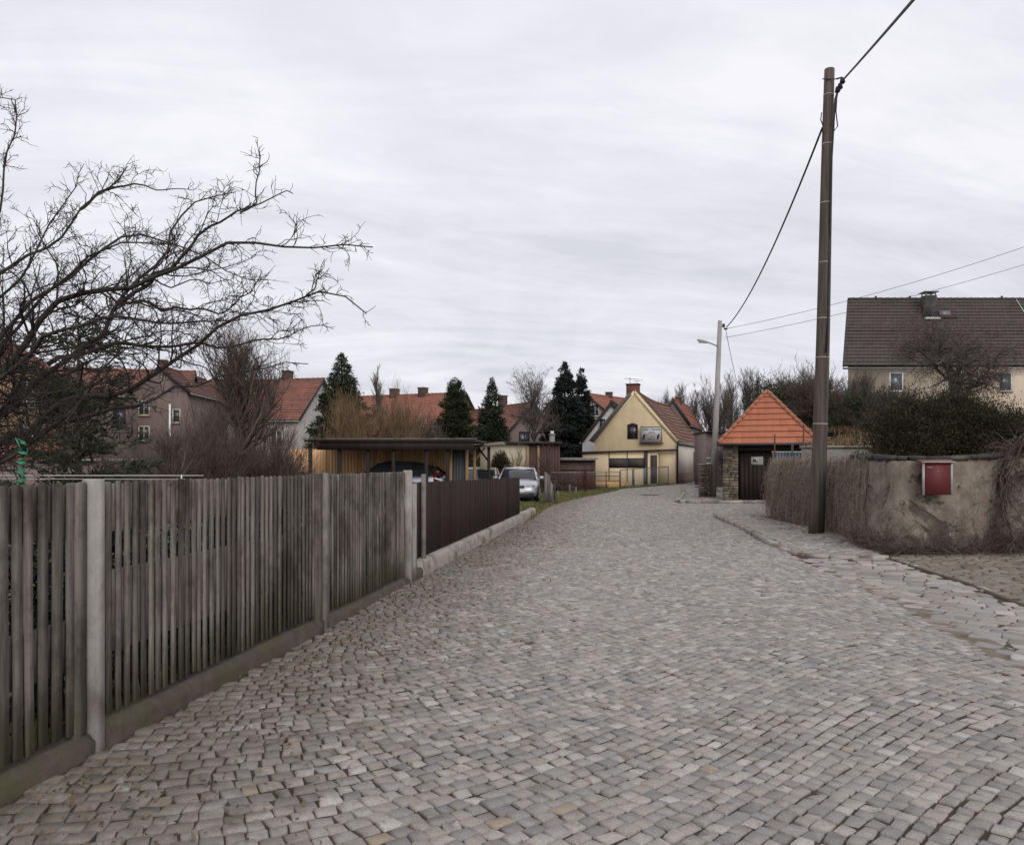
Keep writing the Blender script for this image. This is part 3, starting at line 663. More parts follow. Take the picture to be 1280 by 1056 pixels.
# wall face position there
kk = int(np.argmin(np.abs(Q[120:, 0] - 7.19))) + 120; nn = N[kk]; base = Q[kk] + nn * .045; ang = math.atan2(nn[1], nn[0]) + PI / 2 - .20
lb = T('letter_box', 'dark red letter box with white side strips mounted on the tan rendered wall', 'letter box', (base[0], base[1], 1.03), ang)
M['red'] = mat('red_enamel', (.125, .024, .024), (.105, .020, .020), 3, .55, .1, c3=(.11, .024, .024), s3=6, lim3=(.6, .8), fine=200); M['red_top'] = mat('faded_red_lid', (.21, .085, .085), (.17, .055, .055), 8, .7, .2)
b = MB(); b.box((0, -.14, .275), (.44, .10, .55)); b.build('box_body', M['red'], lb)
b = MB(); b.box((0, -.200, .26), (.40, .012, .50), ch=.004); dr = b.build('door', M['red'], lb)
b = MB(); b.tube([(-.0, -.206, .40), (0, -.214, .40)], .012, 10); b.build('lock', M['grey_metal'], dr)
b = MB(); b.box((-.13, -.2075, .465), (.09, .004, .016)); b.build('name_plate', M['grey_metal'], dr)
for s in (-1, 1):
    b = MB(); b.box((s * .230, -.192, .275), (.034, .03, .555)); b.build('side_strip', M['band'], lb)
b = MB(); b.prism([(-.275, -.04, .60), (-.275, -.235, .565), (-.275, -.235, .55), (-.275, -.04, .552)], (.55, 0, 0)); li = b.build('lid', M['red_top'], lb)
b = MB(); b.box((0, -.238, .553), (.55, .012, .018)); b.build('lid_rim', M['band'], li)

lw = T('low_wall', 'low grey wall with pale capping on the slope just right of the wooden pole', 'wall', (8.3, 20.5, 1.4))
b = MB(); b.box((0, 0, .25), (1.7, .2, .62)); b.build('wall_body', M['concrete'], lw); b = MB(); b.box((0, 0, .59), (1.76, .28, .05)); b.build('capping', M['slab'], lw)
# blue-grey sheet and steel rods behind the wall
sh = T('sheet_panel', 'blue-grey metal sheet standing behind the vine-covered end of the wall', 'panel', (7.9, 22.2, 1.2))
b = MB()
for i in range(14): b.prism([(-.68 + i * .086, 0, 0), (-.68 + i * .086 + .05, -.015, 0), (-.68 + (i + 1) * .086, 0, 0)], (0, 0, .68))
b.build('sheet', mat('blue_sheet', (.13, .16, .19), (.09, .105, .13), 3, .6, .1), sh)
b = MB(); b.box((-.07, 0, .69), (1.24, .04, .02)); b.build('edge_trim', M['white'], sh)
for i, (px, py, tint, lab) in enumerate(((968, 543, 'rust', 'shorter rusty steel rod standing behind the wall in front of the orange roof'), (1004, 530, 'rust', 'taller rusty steel rod standing behind the wall near the wooden pole'), (990, 555, 'dark_metal', 'short dark blue steel post standing before the blue-grey sheet'))):
    if i == 0: M['rust'] = mat('rusty_steel', (.12, .045, .03), (.08, .03, .02), 8, .8, .3)
    p = W(px, 22.0, z=1.0); q = W(px, 22.0, py); b = MB(); b.tube([(0, 0, 0), (.01, 0, q[2] - 1.0)], .02 if i < 2 else .03, 6); o = b.build('steel_rod', M[tint], None); o.location = p; tag(o, lab, 'rod')

# ================================================================ tile-roofed shed
M['pantile_new'] = tilemat('orange_pantiles', (.42, .155, .085), (.34, .115, .062), (.36, .135, .08), .3, .42, .5, moss=(.24, .13, .09), mlim=(.56, .72))
sx, sy = 10.40, 32.5
shed = T('roadside_shed', 'small roadside shed with a bright orange pyramid tile roof and dark plank door', 'shed', (sx, sy, 0), math.radians(-16))
hw, D = 1.78, 2.9
def rubble_mat():
    m = NT('dry_stone'); co = m.mapped(m.obj(), (1, 1, 2.4)); vn = m.n('ShaderNodeTexVoronoi', out=1, Vector=co, Scale=4.5)
    ed = m.n('ShaderNodeTexVoronoi', props={'feature': 'DISTANCE_TO_EDGE'}, Vector=co, Scale=4.5)
    sp = m.t.nodes.new('ShaderNodeSeparateColor'); m.put(sp.inputs[0], vn)
    col = m.mix(sp.outputs[0], (.20, .155, .11), (.11, .095, .08)); col = m.mix(m.ramp(m.noise(m.obj(), 14, 5), .4, .7), col, (.16, .14, .12))
    col = m.mix(m.ramp(ed, .06, .02), col, (.03, .026, .022)); m.set(Base_Color=col, Roughness=.95, Normal=m.bump(m.ramp(ed, 0, .12), .9, .05)); return m.m
M['rubble'] = rubble_mat()
def rubble_wall(x0, x1, y, z1, depth, name, par, mt='rubble', rg=np.random.default_rng(4)):
    """courses of separate flat stones"""
    m = MB(); z = -.05
    while z < z1 - .03:
        h = rg.uniform(.07, .14); h = min(h, z1 - z); x = x0
        while x < x1 - .02:
            w_ = min(rg.uniform(.16, .42), x1 - x); w_ = x1 - x if x1 - x - w_ < .1 else w_
            m.box((x + w_ / 2, y + depth / 2 + rg.uniform(-.03, .02), z + h / 2), (w_ - .008, depth, h - .008), r=rg.random(), ch=.012); x += w_
        z += h
    return m.build(name, M[mt], par)
M['stone_rnd'] = mat('field_stones', (.185, .15, .11), (.12, .10, .078), 7, .95, .6, c3=(.08, .07, .05), s3=2, rnd=.4, fine=50)
rubble_wall(-hw, -hw + .62, 0, 2.32, .5, 'stone_pier', shed, 'stone_rnd')
rubble_wall(hw - .25, hw, 0, 2.32, .5, 'stone_pier', shed, 'stone_rnd')
b = MB(); b.box((-hw + .15, D / 2 + .3, 1.15), (.3, D - .6, 2.4)); b.box((hw - .15, D / 2 + .3, 1.15), (.3, D - .6, 2.4)); b.box((0, D - .1, 1.15), (2 * hw - .62, .25, 2.4)); b.build('wall', M['stone_rnd'], shed)
b = MB()
for i in range(9): b.box((-hw + .66 + .09 + i * .17, .30, 1.02), (.165, .04, 2.06), r=R.random())
dr = b.build('plank_door', M['wood_dark'], shed)
b = MB(); b.box((.42, .262, 1.0), (.1, .04, .14)); b.build('door_handle', M['dark_metal'], dr)
b = MB(); b.box((.35 + .6, .33, 1.02), (.72, .05, 2.08)); b.build('side_boards', M['wood_dark'], shed)
b = MB(); b.box((0, .2, 2.21), (2 * hw - .64 + .6, .3, .24)); b.build('lintel', M['wood_dark'], shed)
b = MB(); b.box((0, -.16, 2.335), (2 * hw + .42, .05, .10)); b.build('fascia', M['wood_dark'], shed)
sg = MB(); sg.box((-.42, .272, 1.69), (.47, .012, .33)); sgn = sg.build('notice', mat('paper_notice', (.55, .54, .50), (.48, .47, .44), 6, .7, 0), shed)
b = MB(); b.box((-.52, .264, 1.69), (.13, .006, .11)); b.box((-.42, .264, 1.66), (.10, .006, .05)); b.build('notice_picture', mat('notice_ink', (.06, .065, .07), (.12, .13, .1), 30, .7, 0), sgn)
b = MB()
for i in range(5): b.box((-.29, .264, 1.76 - i * .035), (.13 - .03 * (i % 2), .005, .010))
b.build('notice_lines', M['dark_metal'], sgn)
# pyramid roof, course by course
b = MB(); rt = MB(); ov = .17; zE = 2.37; zA = 4.62; cx_, cy_ = .0, D / 2; HX, HY = hw + ov, D / 2 + ov + .1
C4 = [(-HX, cy_ - HY), (HX, cy_ - HY), (HX, cy_ + HY), (-HX, cy_ + HY)]; ap = np.array([cx_, cy_, zA]); nC = 9
for q in range(4):
    a = np.array([*C4[q], zE]); c = np.array([*C4[(q + 1) % 4], zE]); e = c - a; Ls = np.linalg.norm((a + c) / 2 - ap); nrm = np.cross(e, ap - a); nrm /= np.linalg.norm(nrm); el = np.linalg.norm(e)
    for k in range(nC):
        t0, t1 = k / nC, min((k + 1.06) / nC, .999)
        p0, p1 = a + (ap - a) * t0, c + (ap - c) * t0; p2, p3 = c + (ap - c) * t1, a + (ap - a) * t1
        lo = nrm * (.055 if k else .06); hi = nrm * .006
        uvq = [(0 + t0 * el / 2, t0 * Ls), (el - t0 * el / 2, t0 * Ls), (el - t1 * el / 2, t1 * Ls), (t1 * el / 2, t1 * Ls)]
        b.face([p0 + lo, p1 + lo, p2 + hi, p3 + hi], uvq); b.face([p0 - nrm * .01, p1 - nrm * .01, p1 + lo, p0 + lo], [(0, 0.01), (el, .01), (el, .02), (0, .02)])
    nt = 11
    for k in range(nt):   # hip tiles
        p = a + (ap - a) * (k / nt); p_ = a + (ap - a) * ((k + 1.12) / nt if k < nt - 1 else 1.0); up = np.array([0, 0, .03])
        rt.tube([p + up + np.array([0, 0, .02]), p_ + up], [.105, .08], 8)
ro = b.build('roof', M['pantile_new'], shed)
rt.build('hip_tiles', mat('hip_tile_clay', (.36, .15, .09), (.30, .12, .07), 6, .85, .2, c3=(.25, .14, .1), s3=3), ro)
gt = MB(); gt.tube([(-HX, cy_ - HY - .05, zE - .02), (HX, cy_ - HY - .05, zE - .02)], .05, 8); gt.build('gutter', M['dark_metal'], ro)
# stone gate post and dark outbuilding to the left of the lamp post
gp = T('gate_pillar', 'low rough stone gate pillar just left of the concrete lamp post', 'pillar', (8.75, 36.4, 0))
rubble_wall(-.22, .22, -.2, 1.5, .42, 'stone_shaft', gp, 'stone_rnd'); b = MB(); b.box((0, 0, 1.53), (.52, .5, .07), ch=.01); b.build('cap', M['concrete'], gp)
# ================================================================ buildings
M['tile_red'] = tilemat('red_roof_tiles', (.29, .115, .082), (.20, .082, .062), (.20, .095, .074), moss=(.11, .072, .06), mlim=(.47, .6))
M['tile_dull'] = tilemat('dull_brown_red_tiles', (.17, .075, .055), (.125, .058, .045), (.11, .06, .048), moss=(.07, .055, .045))
M['tile_orange'] = tilemat('orange_red_tiles', (.32, .125, .085), (.24, .095, .066), (.26, .115, .082), moss=(.15, .08, .062), mlim=(.52, .68))
M['tile_shop'] = tilemat('mixed_old_tiles', (.23, .112, .083), (.165, .082, .062), (.135, .08, .062), .26, .42, .8, moss=(.25, .18, .15))
M['tile_slate'] = tilemat('dark_old_tiles', (.082, .069, .063), (.060, .052, .050), (.072, .056, .052), .26, .35, .7, moss=(.05, .043, .038))
def wallm(name, c, stain=.75, s=.8): return mat(name, c, tuple(k * .86 for k in c), 2.2, .92, .15, c3=tuple(k * stain for k in c), s3=s, lim3=(.5, .75), stretch=(1, 1, .5), fine=60)
M['w_grey'] = wallm('pale_grey_render', (.46, .435, .42)); M['w_cream'] = wallm('cream_render', (.48, .42, .32)); M['w_brown'] = wallm('brown_grey_render', (.22, .165, .15), .6)
M['w_peach'] = wallm('peach_render', (.66, .42, .27)); M['w_yellow'] = wallm('yellow_render', (.74, .585, .37), .88, .5); M['w_white'] = wallm('white_render', (.74, .74, .76), .9); M['w_dark'] = wallm('dark_render', (.085, .07, .065), .6)
M['w_sand'] = wallm('sandy_render', (.50, .42, .32)); M['w_cladding'] = mat('yellow_cladding', (.72, .58, .37), (.67, .53, .33), 2, .7, .1, c3=(.62, .50, .35), s3=.9)
M['brick'] = mat('chimney_brick', (.095, .052, .043), (.058, .036, .032), 12, .95, .4, c3=(.06, .045, .04), s3=3)
M['verge'] = mat('verge_board', (.055, .04, .036), (.035, .028, .026), 6, .7, .2, stretch=(1, 1, .3))
M['glass_pale'] = mat('window_pane_sky', (.12, .13, .14), (.08, .085, .095), 1.2, .1, 0, spec=.7)
def win(root, face, w, u, z, ww, hh, arch=False, frame='white', sill=True, L=0, pane='glass_dark', bars=1, name='window'):
    """window on a wall face; u along the face, z its sill; frame > pane, bars, sill"""
    def P(a, n_, c):
        return {'front': (a, -n_, c), 'right': (w + n_, a, c), 'left': (-n_, a, c)}[face]
    def bx(m, u0, u1, z0, z1, n0, n1):
        c = P((u0 + u1) / 2, (n0 + n1) / 2, (z0 + z1) / 2); s = (u1 - u0, n1 - n0, z1 - z0); m.box(c, s if face == 'front' else (s[1], s[0], s[2]))
    fw = .07; f = MB(); u0, u1 = u - ww / 2, u + ww / 2
    bx(f, u0 - fw, u0, z - fw, z + hh + fw, -.02, .05); bx(f, u1, u1 + fw, z - fw, z + hh + fw, -.02, .05); bx(f, u0, u1, z + hh, z + hh + fw, -.02, .05); bx(f, u0, u1, z - fw, z, -.02, .05)
    for k in range(bars): 
        x = u0 + ww * (k + 1) / (bars + 1); bx(f, x - .025, x + .025, z, z + hh, -.02, .035)
    if arch:
        for k in range(6):
            a0, a1 = PI * k / 6, PI * (k + 1) / 6; q = lambda a, rr: (u + ww / 2 * rr * math.cos(a), z + hh + .16 * rr * math.sin(a))
            p = [q(a0, 1), q(a1, 1), (u, z + hh)]; f_ = [P(x_, .02, z_) for x_, z_ in p]; g_ = [P(x_, .004, z_) for x_, z_ in p]; f.poly(f_ + g_, [(0, 1, 2), (3, 4, 5)])
    o = f.build(name, M[frame], root)
    p = MB(); bx(p, u0, u1, z, z + hh, -.01, .012); p.build('pane', M[pane], o)
    if sill: s = MB(); bx(s, u0 - .12, u1 + .12, z - fw - .05, z - fw, -.02, .12); s.build('sill', M['concrete'], o)
    return o
def house(name, label, origin, g, w, L, eave, ridge, wall='w_cream', tile='tile_red', cat='house', ov=.35, ovg=.25, th=.33, skew=0, sag=0, chim=(), z0=0, verge='verge', roofname='roof', group=None, plinth=None, eaveL=None):
    """gable end = local y 0 with local x along g; the ridge runs along local +y"""
    root = T(name, label, cat, (origin[0], origin[1], z0), math.atan2(g[1], g[0]), group)
    eave -= z0; ridge -= z0; eL = eave if eaveL is None else eaveL - z0
    m = MB(); m.poly([(0, 0, -1), (w, 0, -1), (w, 0, eave), (w / 2, 0, ridge - .06), (0, 0, eL), (0, L, -1), (w, L, -1), (w, L, eave), (w / 2, L, ridge - .06), (0, L, eL)],
        [(0, 1, 2, 3, 4), (9, 8, 7, 6, 5), (1, 6, 7, 2), (5, 0, 4, 9), (0, 5, 6, 1)]); m.build('wall', M[wall], root, skew=skew)
    if plinth:
        m = MB(); m.box((w / 2, L / 2, plinth[0] / 2 - .5), (w + .06, L + .06, plinth[0] + 1)); m.build('plinth', M[plinth[1]], root, skew=skew)
    b = MB(); vb = MB()
    for sd in (0, 1):
        e = eL if sd == 0 else eave; xe = 0 if sd == 0 else w; dx = (w / 2 if sd == 0 else -w / 2); dz = ridge - e; sl = math.hypot(dx, dz); u_ = np.array([dx / sl, 0, dz / sl])
        nrm = np.array([-dz / sl, 0, abs(dx) / sl]) if sd == 0 else np.array([dz / sl, 0, abs(dx) / sl])
        st = np.array([xe, 0, e]) - u_ * ov; tot = sl + ov; n = max(int(round(tot / th)), 3); ns = 8
        ys = np.linspace(-ovg, L + ovg, ns + 1)
        sg_ = lambda y, t: -sag * math.sin(PI * (y + ovg) / (L + 2 * ovg)) * (.35 + .65 * t) + (.03 * math.sin(y * 2.1 + t * 5) if sag else 0)
        for k in range(n):
            t0, t1 = k / n, (k + 1) / n; jt = R.normal(0, .006)
            for q in range(ns):
                y0, y1 = ys[q], ys[q + 1]; A_ = st + u_ * tot * t0; B_ = st + u_ * tot * t1
                P = [A_ + nrm * (.10 + jt) + np.array([0, y0, sg_(y0, t0)]), A_ + nrm * (.10 + jt) + np.array([0, y1, sg_(y1, t0)]), B_ + nrm * .055 + np.array([0, y1, sg_(y1, t1)]), B_ + nrm * .055 + np.array([0, y0, sg_(y0, t1)])]
                b.face(P, [(y0, t0 * tot), (y1, t0 * tot), (y1, t1 * tot), (y0, t1 * tot)])
                P2 = [A_ + nrm * .03 + np.array([0, y0, sg_(y0, t0)]), A_ + nrm * .03 + np.array([0, y1, sg_(y1, t0)]), P[1], P[0]]
                b.face(P2, [(y0, t0 * tot), (y1, t0 * tot), (y1, t0 * tot + .02), (y0, t0 * tot + .02)])
        for y in (-ovg - .02, L + ovg - .02):
            A_ = st + np.array([0, y, 0]); B_ = st + u_ * tot + np.array([0, y, 0])
            vb.poly([A_ - nrm * .12, A_ + nrm * .09, B_ + nrm * .09, B_ - nrm * .12, A_ - nrm * .12 + (0, .04, 0), A_ + nrm * .09 + (0, .04, 0), B_ + nrm * .09 + (0, .04, 0), B_ - nrm * .12 + (0, .04, 0)],
                [(0, 1, 2, 3), (7, 6, 5, 4), (0, 4, 5, 1), (1, 5, 6, 2), (2, 6, 7, 3), (3, 7, 4, 0)])
        A_ = st - nrm * .06; vb.poly([A_ + (0, -ovg, 0), A_ + (0, L + ovg, 0), A_ + u_ * ov + (0, L + ovg, 0), A_ + u_ * ov + (0, -ovg, 0)], [(0, 1, 2, 3)])
    ro = b.build(roofname, M[tile], root, skew=skew); vb.build('verge_board', M[verge], ro, skew=skew)
    rg_ = MB(); nn = int(L / .45)
    for k in range(nn):
        y0 = -ovg + (L + 2 * ovg) * k / nn; y1 = -ovg + (L + 2 * ovg) * (k + 1.08) / nn; f_ = lambda y: ridge + .07 - sag * math.sin(PI * (y + ovg) / (L + 2 * ovg)) if sag else ridge + .07
        rg_.tube([(w / 2, y0, f_(y0) + .015), (w / 2, min(y1, L + ovg), f_(min(y1, L + ovg)))], [.12, .10], 6)
    rg_.build('ridge_tiles', M[tile], ro, skew=skew)
    gt = MB()
    for x, e in ((-ov * .85, eL), (w + ov * .85, eave)): 
        zz_ = e - (ridge - e) / (w / 2) * ov - .0; gt.tube([(x, -ovg, zz_), (x, L + ovg, zz_)], .065, 6)
    gt.build('gutter', M['grey_metal'], ro, skew=skew)
    for (cx, cy, cw, cd, ct) in chim:
        m = MB(); zb = ridge - .9; m.box((cx, cy + skew * cx, (zb + ct - z0) / 2), (cw, cd, ct - z0 - zb)); c_ = m.build('chimney', M['brick'], ro)
        m = MB(); m.box((cx, cy + skew * cx, ct - z0 + .03), (cw + .12, cd + .12, .08)); m.build('chimney_cap', M['concrete'], c_)
    return root, ro
# A: grey gable, long dull-red roof behind the bare trees
h, ro = house('house', 'two-storey house with long dull red roof and pale grey gable left of the tall conifer', (-16.6, 62), (.214, .977), 8.2, 15, 5.15, 8.5, 'w_grey', 'tile_red', chim=((4.4, 3.2, .8, .6, 9.3),))
win(h, 'front', 8.2, 5.0, 3.0, .5, .9); win(h, 'front', 8.2, 3.6, 6.3, .35, .5, bars=0, sill=False)
for i in range(5): win(h, 'left', 8.2, 1.8 + i * 2.6, 2.9, .9, 1.2)
m = MB(); m.tube([(4.3, 4.4, 8.5), (4.3, 4.4, 11.2)], .025, 5); m.bar((4.3, 4.0, 11.0), (4.3, 4.8, 11.0), .03); m.bar((4.3, 4.1, 10.8), (4.3, 4.7, 10.8), .03); m.build('antenna', M['dark_metal'], ro)
m = MB(); m.box((2.6, 9.0, 7.55), (.7, .9, .12), M=Matrix.Rotation(-.7, 3, 'Y')); m.build('skylight', M['white'], ro)
# B
h, ro = house('house', 'house with clean red roof, two chimneys and sand-coloured gable behind the dark thuja', (-6.3, 75), (.371, .928), 8.6, 15, 5.3, 8.5, 'w_sand', 'tile_orange', chim=((4.3, 4.6, .9, .7, 9.2), (4.3, 7.9, .9, .7, 9.2)))
win(h, 'front', 8.6, 4.3, 5.6, .6, .8)
for i in range(4): win(h, 'left', 8.6, 2 + i * 3, 2.9, .9, 1.2)
# C
h, ro = house('house', 'small house with dark brown gable facing the street behind the bare street tree', (-.7, 68.6), (.88, .48), 5.6, 13, 4.0, 6.85, 'w_brown', 'tile_red', chim=((2.8, 5.5, .7, .6, 7.9),))
win(h, 'front', 5.6, 2.0, 3.1, .9, 1.2, frame='wood_dark'); win(h, 'front', 5.6, 2.8, 5.2, .6, .6, frame='wood_dark', sill=False)
m = MB(); m.box((1.35, 6.2, 5.55), (.7, .9, .1), M=Matrix.Rotation(-.79, 3, 'Y')); m.build('skylight', M['white'], ro)
# D
h, ro = house('house', 'tall cream house with bright red roof and dark windows behind the spruces', (5.4, 82.6), (.8, -.6), 5.4, 9, 6.6, 8.6, 'w_cream', 'tile_orange', chim=((2.7, 4.5, .6, .5, 9.1),))
for u, z in ((2.0, 6.4), (3.7, 6.4), (2.0, 4.2), (3.7, 4.2)): win(h, 'front', 5.4, u, z, .8, 1.1)
# white house left of the shop
h, ro = house('house', 'white-rendered gable house with black verge squeezed against the left of the yellow shop', (4.75, 54.0), (.97, -.24), 3.9, 9, 3.15, 5.65, 'w_white', 'tile_slate', ov=.15, ovg=.12)
win(h, 'front', 3.9, 1.35, 3.95, .38, .62, bars=0, sill=False)
# E: brownish house far left with two stacked windows
h, ro = house('house', 'brown-grey two-storey house with red roof and two small stacked windows behind the old apple tree', (-22.5, 55.2), (-.25, .968), 6.5, 12.0, 6.3, 8.2, 'w_brown', 'tile_red', chim=((3.2, 2.0, .7, .6, 9.0),))
for i in range(2): win(h, 'left', 6.5, 1.6 + i * 2.6, 4.2, .8, 1.1, frame='w_brown', sill=False)
h, ro = house('house', 'brown-grey gabled wing with two stacked pale-framed windows at the right of its red-roofed neighbour', (-25.6, 54), (1, .05), 3.6, 9, 6.6, 8.1, 'w_brown', 'tile_dull', ovg=.15)
for z in (4.9, 3.2): win(h, 'front', 3.6, .75, z, .62, .85, frame='w_cream')
win(h, 'front', 3.6, 2.9, 4.4, .4, .8, bars=0, frame='w_cream')
m = MB(); m.tube([(2.5, -.12, .0), (2.5, -.12, 5.6)], .07, 7); m.build('drain_pipe', M['white'], h)
# F
h, ro = house('house', 'small distant house with orange roof seen between the brown-grey wing and the bare pollard', (-26.5, 76), (.2, .98), 7, 12, 6.0, 8.9, 'w_cream', 'tile_orange')
win(h, 'left', 7, 3, 3.5, .9, 1.2)
# peach house far left
h, ro = house('house', 'peach-coloured house with orange roof behind the crown of the bare tree at the far left', (-34.2, 40.3), (1, -.04), 5.9, 9, 7.2, 9.0, 'w_peach', 'tile_orange')
for u, z in ((2.2, 5.2), (6.2, 5.2), (2.2, 2.4), (6.2, 2.4)): win(h, 'right', 5.9, u, z, .9, 1.2)
# behind the shop
h, ro = house('house', 'brown-walled house with bright orange-red roof directly behind the shop roof', (11.55, 64.0), (.94, -.34), 2.6, 8.8, 4.75, 6.65, 'w_brown', 'tile_orange', ov=.12, ovg=.05, chim=((1.3, 3.2, .5, .4, 7.1),))
m = MB(); m.tube([(2.85, 8.0, 2.2), (2.85, 8.0, 4.6)], .09, 7); m.build('drain_pipe', M['white'], h)
# the big dark-roofed house on the slope
h, ro = house('farmhouse', 'large cream house with a long dark tiled roof on the slope above the wall', (41, 50), (0, 1), 8, 20, 7.95, 12.6, 'w_sand', 'tile_slate', cat='house', z0=2.6, skew=-.49, ov=.4, ovg=.3)
M['w_sand2'] = wallm('peach_cream_render', (.80, .68, .53), .88)
[c for c in COL.objects if c.parent == h and c.name.startswith('wall')][0].data.materials[0] = M['w_sand2']
for y in (17.0, 13.4, 10.2, 6.6, 3.0): win(h, 'left', 8, y, 3.55, .72, 1.05, bars=0, pane='glass_pale')
sk = lambda x, y: y - .49 * x
cz = 8.45
m = MB(); m.box((2.9, 13.45, 9.15), (.75, .85, 1.8), taper=.88); c_ = m.build('chimney', M['slate'], ro)
m = MB(); m.box((2.9, 13.45, 10.28), (.85, .95, .06)); [m.box((2.9 + a, 13.45 + b_, 10.15), (.06, .06, .24)) for a in (-.28, .28) for b_ in (-.3, .3)]; m.build('chimney_cowl', M['grey_metal'], c_)
m = MB(); m.box((2.44, 13.45, 8.50), (.08, 1.02, .14)); m.build('chimney_flashing', M['white'], c_)
m = MB(); m.box((2.75, 12.4, 8.62), (.4, 1.3, .12)); st = m.build('roof_step', M['rust'], ro)
m = MB(); m.box((2.72, 12.5, 8.85), (.12, .75, .36), M=Matrix.Rotation(.3, 3, 'Y')); m.build('roof_hatch', M['glass_pale'], ro)
for y in (18.4, 16.1, 9.9, 7.6): m = MB(); m.box((4.0, y - .49 * 4, 10.2), (.08, .12, .18)); m.build('ridge_clip', M['dark_metal'], ro)
m = MB(); m.tube([(4.02, 7.0, 10.15), (2.6, 7.15, 8.65), (1.2, 7.5, 7.0), (-.2, 7.9, 5.5)], .02, 5); m.build('lightning_wire', M['white'], ro)

# ---------------------------------------------------------------- the yellow shop
M['w_yplinth'] = wallm('brown_plinth', (.13, .095, .08), .7)
yh, ro = house('shop_house', 'yellow-rendered gabled shop with mottled old tile roof, arched attic window and sign', (5.33, 51.78), (.9405, -.3398), 5.25, 14, 3.05, 6.15, 'w_yellow', 'tile_shop', ov=.16, ovg=.03, th=.40, sag=.22, z0=0, eaveL=3.2, verge='w_yellow')
M['w_side'] = wallm('pale_side_render', (.66, .62, .55), .85)
m = MB(); m.box((5.27, 7.0, 1.9), (.05, 13.98, 2.2)); m.build('side_render', M['w_side'], yh)
m = MB(); m.box((5.285, 7.0, .45), (.09, 13.97, .98)); m.build('plinth', M['w_yplinth'], yh)
m = MB(); m.box((5.325, 8.6, 1.30), (.05, 1.0, 2.3)); dd_ = m.build('side_door', M['w_yplinth'], yh)
win(yh, 'front', 5.25, 2.50, 3.22, .52, .78, arch=True, frame='wood_dark', sill=False, bars=0)
m = MB(); m.tube([(5.40, -.12, 3.0), (5.34, -.12, 2.7), (5.34, -.14, .4)], .055, 7); m.build('drain_pipe', M['wood_dark'], yh)
m = MB(); m.box((2.35, .9, 6.1), (.78, .6, 1.15)); c_ = m.build('chimney', mat('red_chimney_brick', (.17, .065, .048), (.12, .05, .04), 12, .9, .3), ro)
m = MB(); m.box((2.35, .9, 6.70), (.86, .68, .08)); m.build('chimney_cap', M['brick'], c_)
m = MB(); m.tube([(2.15, .9, 6.7), (2.15, .9, 7.15)], .018, 5); m.bar((1.75, .9, 7.12), (2.75, .95, 7.02), .02); [m.bar((1.85 + k * .18, .75, 7.11 - k * .018), (1.85 + k * .18, 1.1, 7.11 - k * .018), .014) for k in range(5)]
m.bar((2.6, .9, 6.7), (2.6, .9, 6.95), .02); m.bar((2.35, .9, 6.92), (3.0, .9, 6.95), .018); m.build('antenna', M['dark_metal'], c_)
# left verge strip, thick and grey
vs = MB(); vs.poly([(-.35, -.16, 3.05), (-.05, -.16, 2.95), (2.45, -.16, 5.95), (2.3, -.16, 6.12), (-.35, -.02, 3.05), (-.05, -.02, 2.95), (2.45, -.02, 5.95), (2.3, -.02, 6.12)], [(0, 1, 2, 3), (4, 5, 6, 7), (0, 3, 7, 4), (1, 2, 6, 5), (0, 1, 5, 4)])
vs.build('verge_strip', mat('weathered_verge', (.20, .185, .165), (.12, .11, .10), 6, .8, .2), ro)
# sign on the gable: two rows of small lettering over a framed oval with two dark emblems; unreadable at this size, so only strokes
sx0, sz0 = 3.72, 3.42
m = MB(); m.box((sx0, -.22, sz0), (1.36, .05, .98)); sg = m.build('shop_sign', mat('sign_board', (.50, .48, .46), (.43, .41, .39), 3, .6, .05), yh)
m = MB()
for z in (sz0 + .47, sz0 - .47): m.box((sx0, -.255, z), (1.36, .02, .035))
for x in (sx0 - .66, sx0 + .66): m.box((x, -.255, sz0), (.035, .02, .92))
m.build('sign_frame', M['w_brown'], sg)
m = MB(); m.box((sx0, -.16, sz0 - .56), (1.5, .14, .07)); m.bar((sx0 - .6, -.2, sz0 + .4), (sx0 - .6, .02, sz0 + .55), .04); m.bar((sx0 + .6, -.2, sz0 + .4), (sx0 + .6, .02, sz0 + .55), .04); m.build('sign_bracket', M['dark_metal'], sg)
rg = np.random.default_rng(5); m = MB()
def strokes(x0, x1, z, h):
    x = x0
    while x < x1:
        w_ = rg.uniform(.012, .03); hh = h * rg.uniform(.6, 1); m.box((x + w_ / 2, -.2485, z + (hh - h) / 2), (w_, .006, hh)); 
        if rg.random() < .5: m.box((x + w_, -.2485, z + rg.uniform(-.3, .3) * h), (.03, .006, h * .25))
        x += w_ + rg.uniform(.014, .03)
        if rg.random() < .04: x += .04
strokes(sx0 - .56, sx0 - .09, sz0 + .31, .085); strokes(sx0 + .03, sx0 + .57, sz0 + .31, .09); strokes(sx0 - .13, sx0 + .20, sz0 + .13, .09)
strokes(sx0 - .28, sx0 - .16, sz0 - .13, .07); strokes(sx0 - .08, sx0 + .22, sz0 - .13, .075); strokes(sx0 - .2, sx0 + .25, sz0 - .30, .05)
m.box((sx0, -.2485, sz0 - .005), (.70, .006, .028)); m.build('lettering', M['dark_metal'], sg)
for s in (-1, 1):
    m = MB(); m.prism([(sx0 + s * .45 - .09, -.252, sz0 - .33), (sx0 + s * .45 + .03, -.252, sz0 - .27), (sx0 + s * .45 + .10, -.252, sz0 + .02), (sx0 + s * .45 - .02, -.252, sz0 + .0), (sx0 + s * .45 - .08, -.252, sz0 - .12)], (0, .008, 0)); m.build('emblem', M['black'], sg)
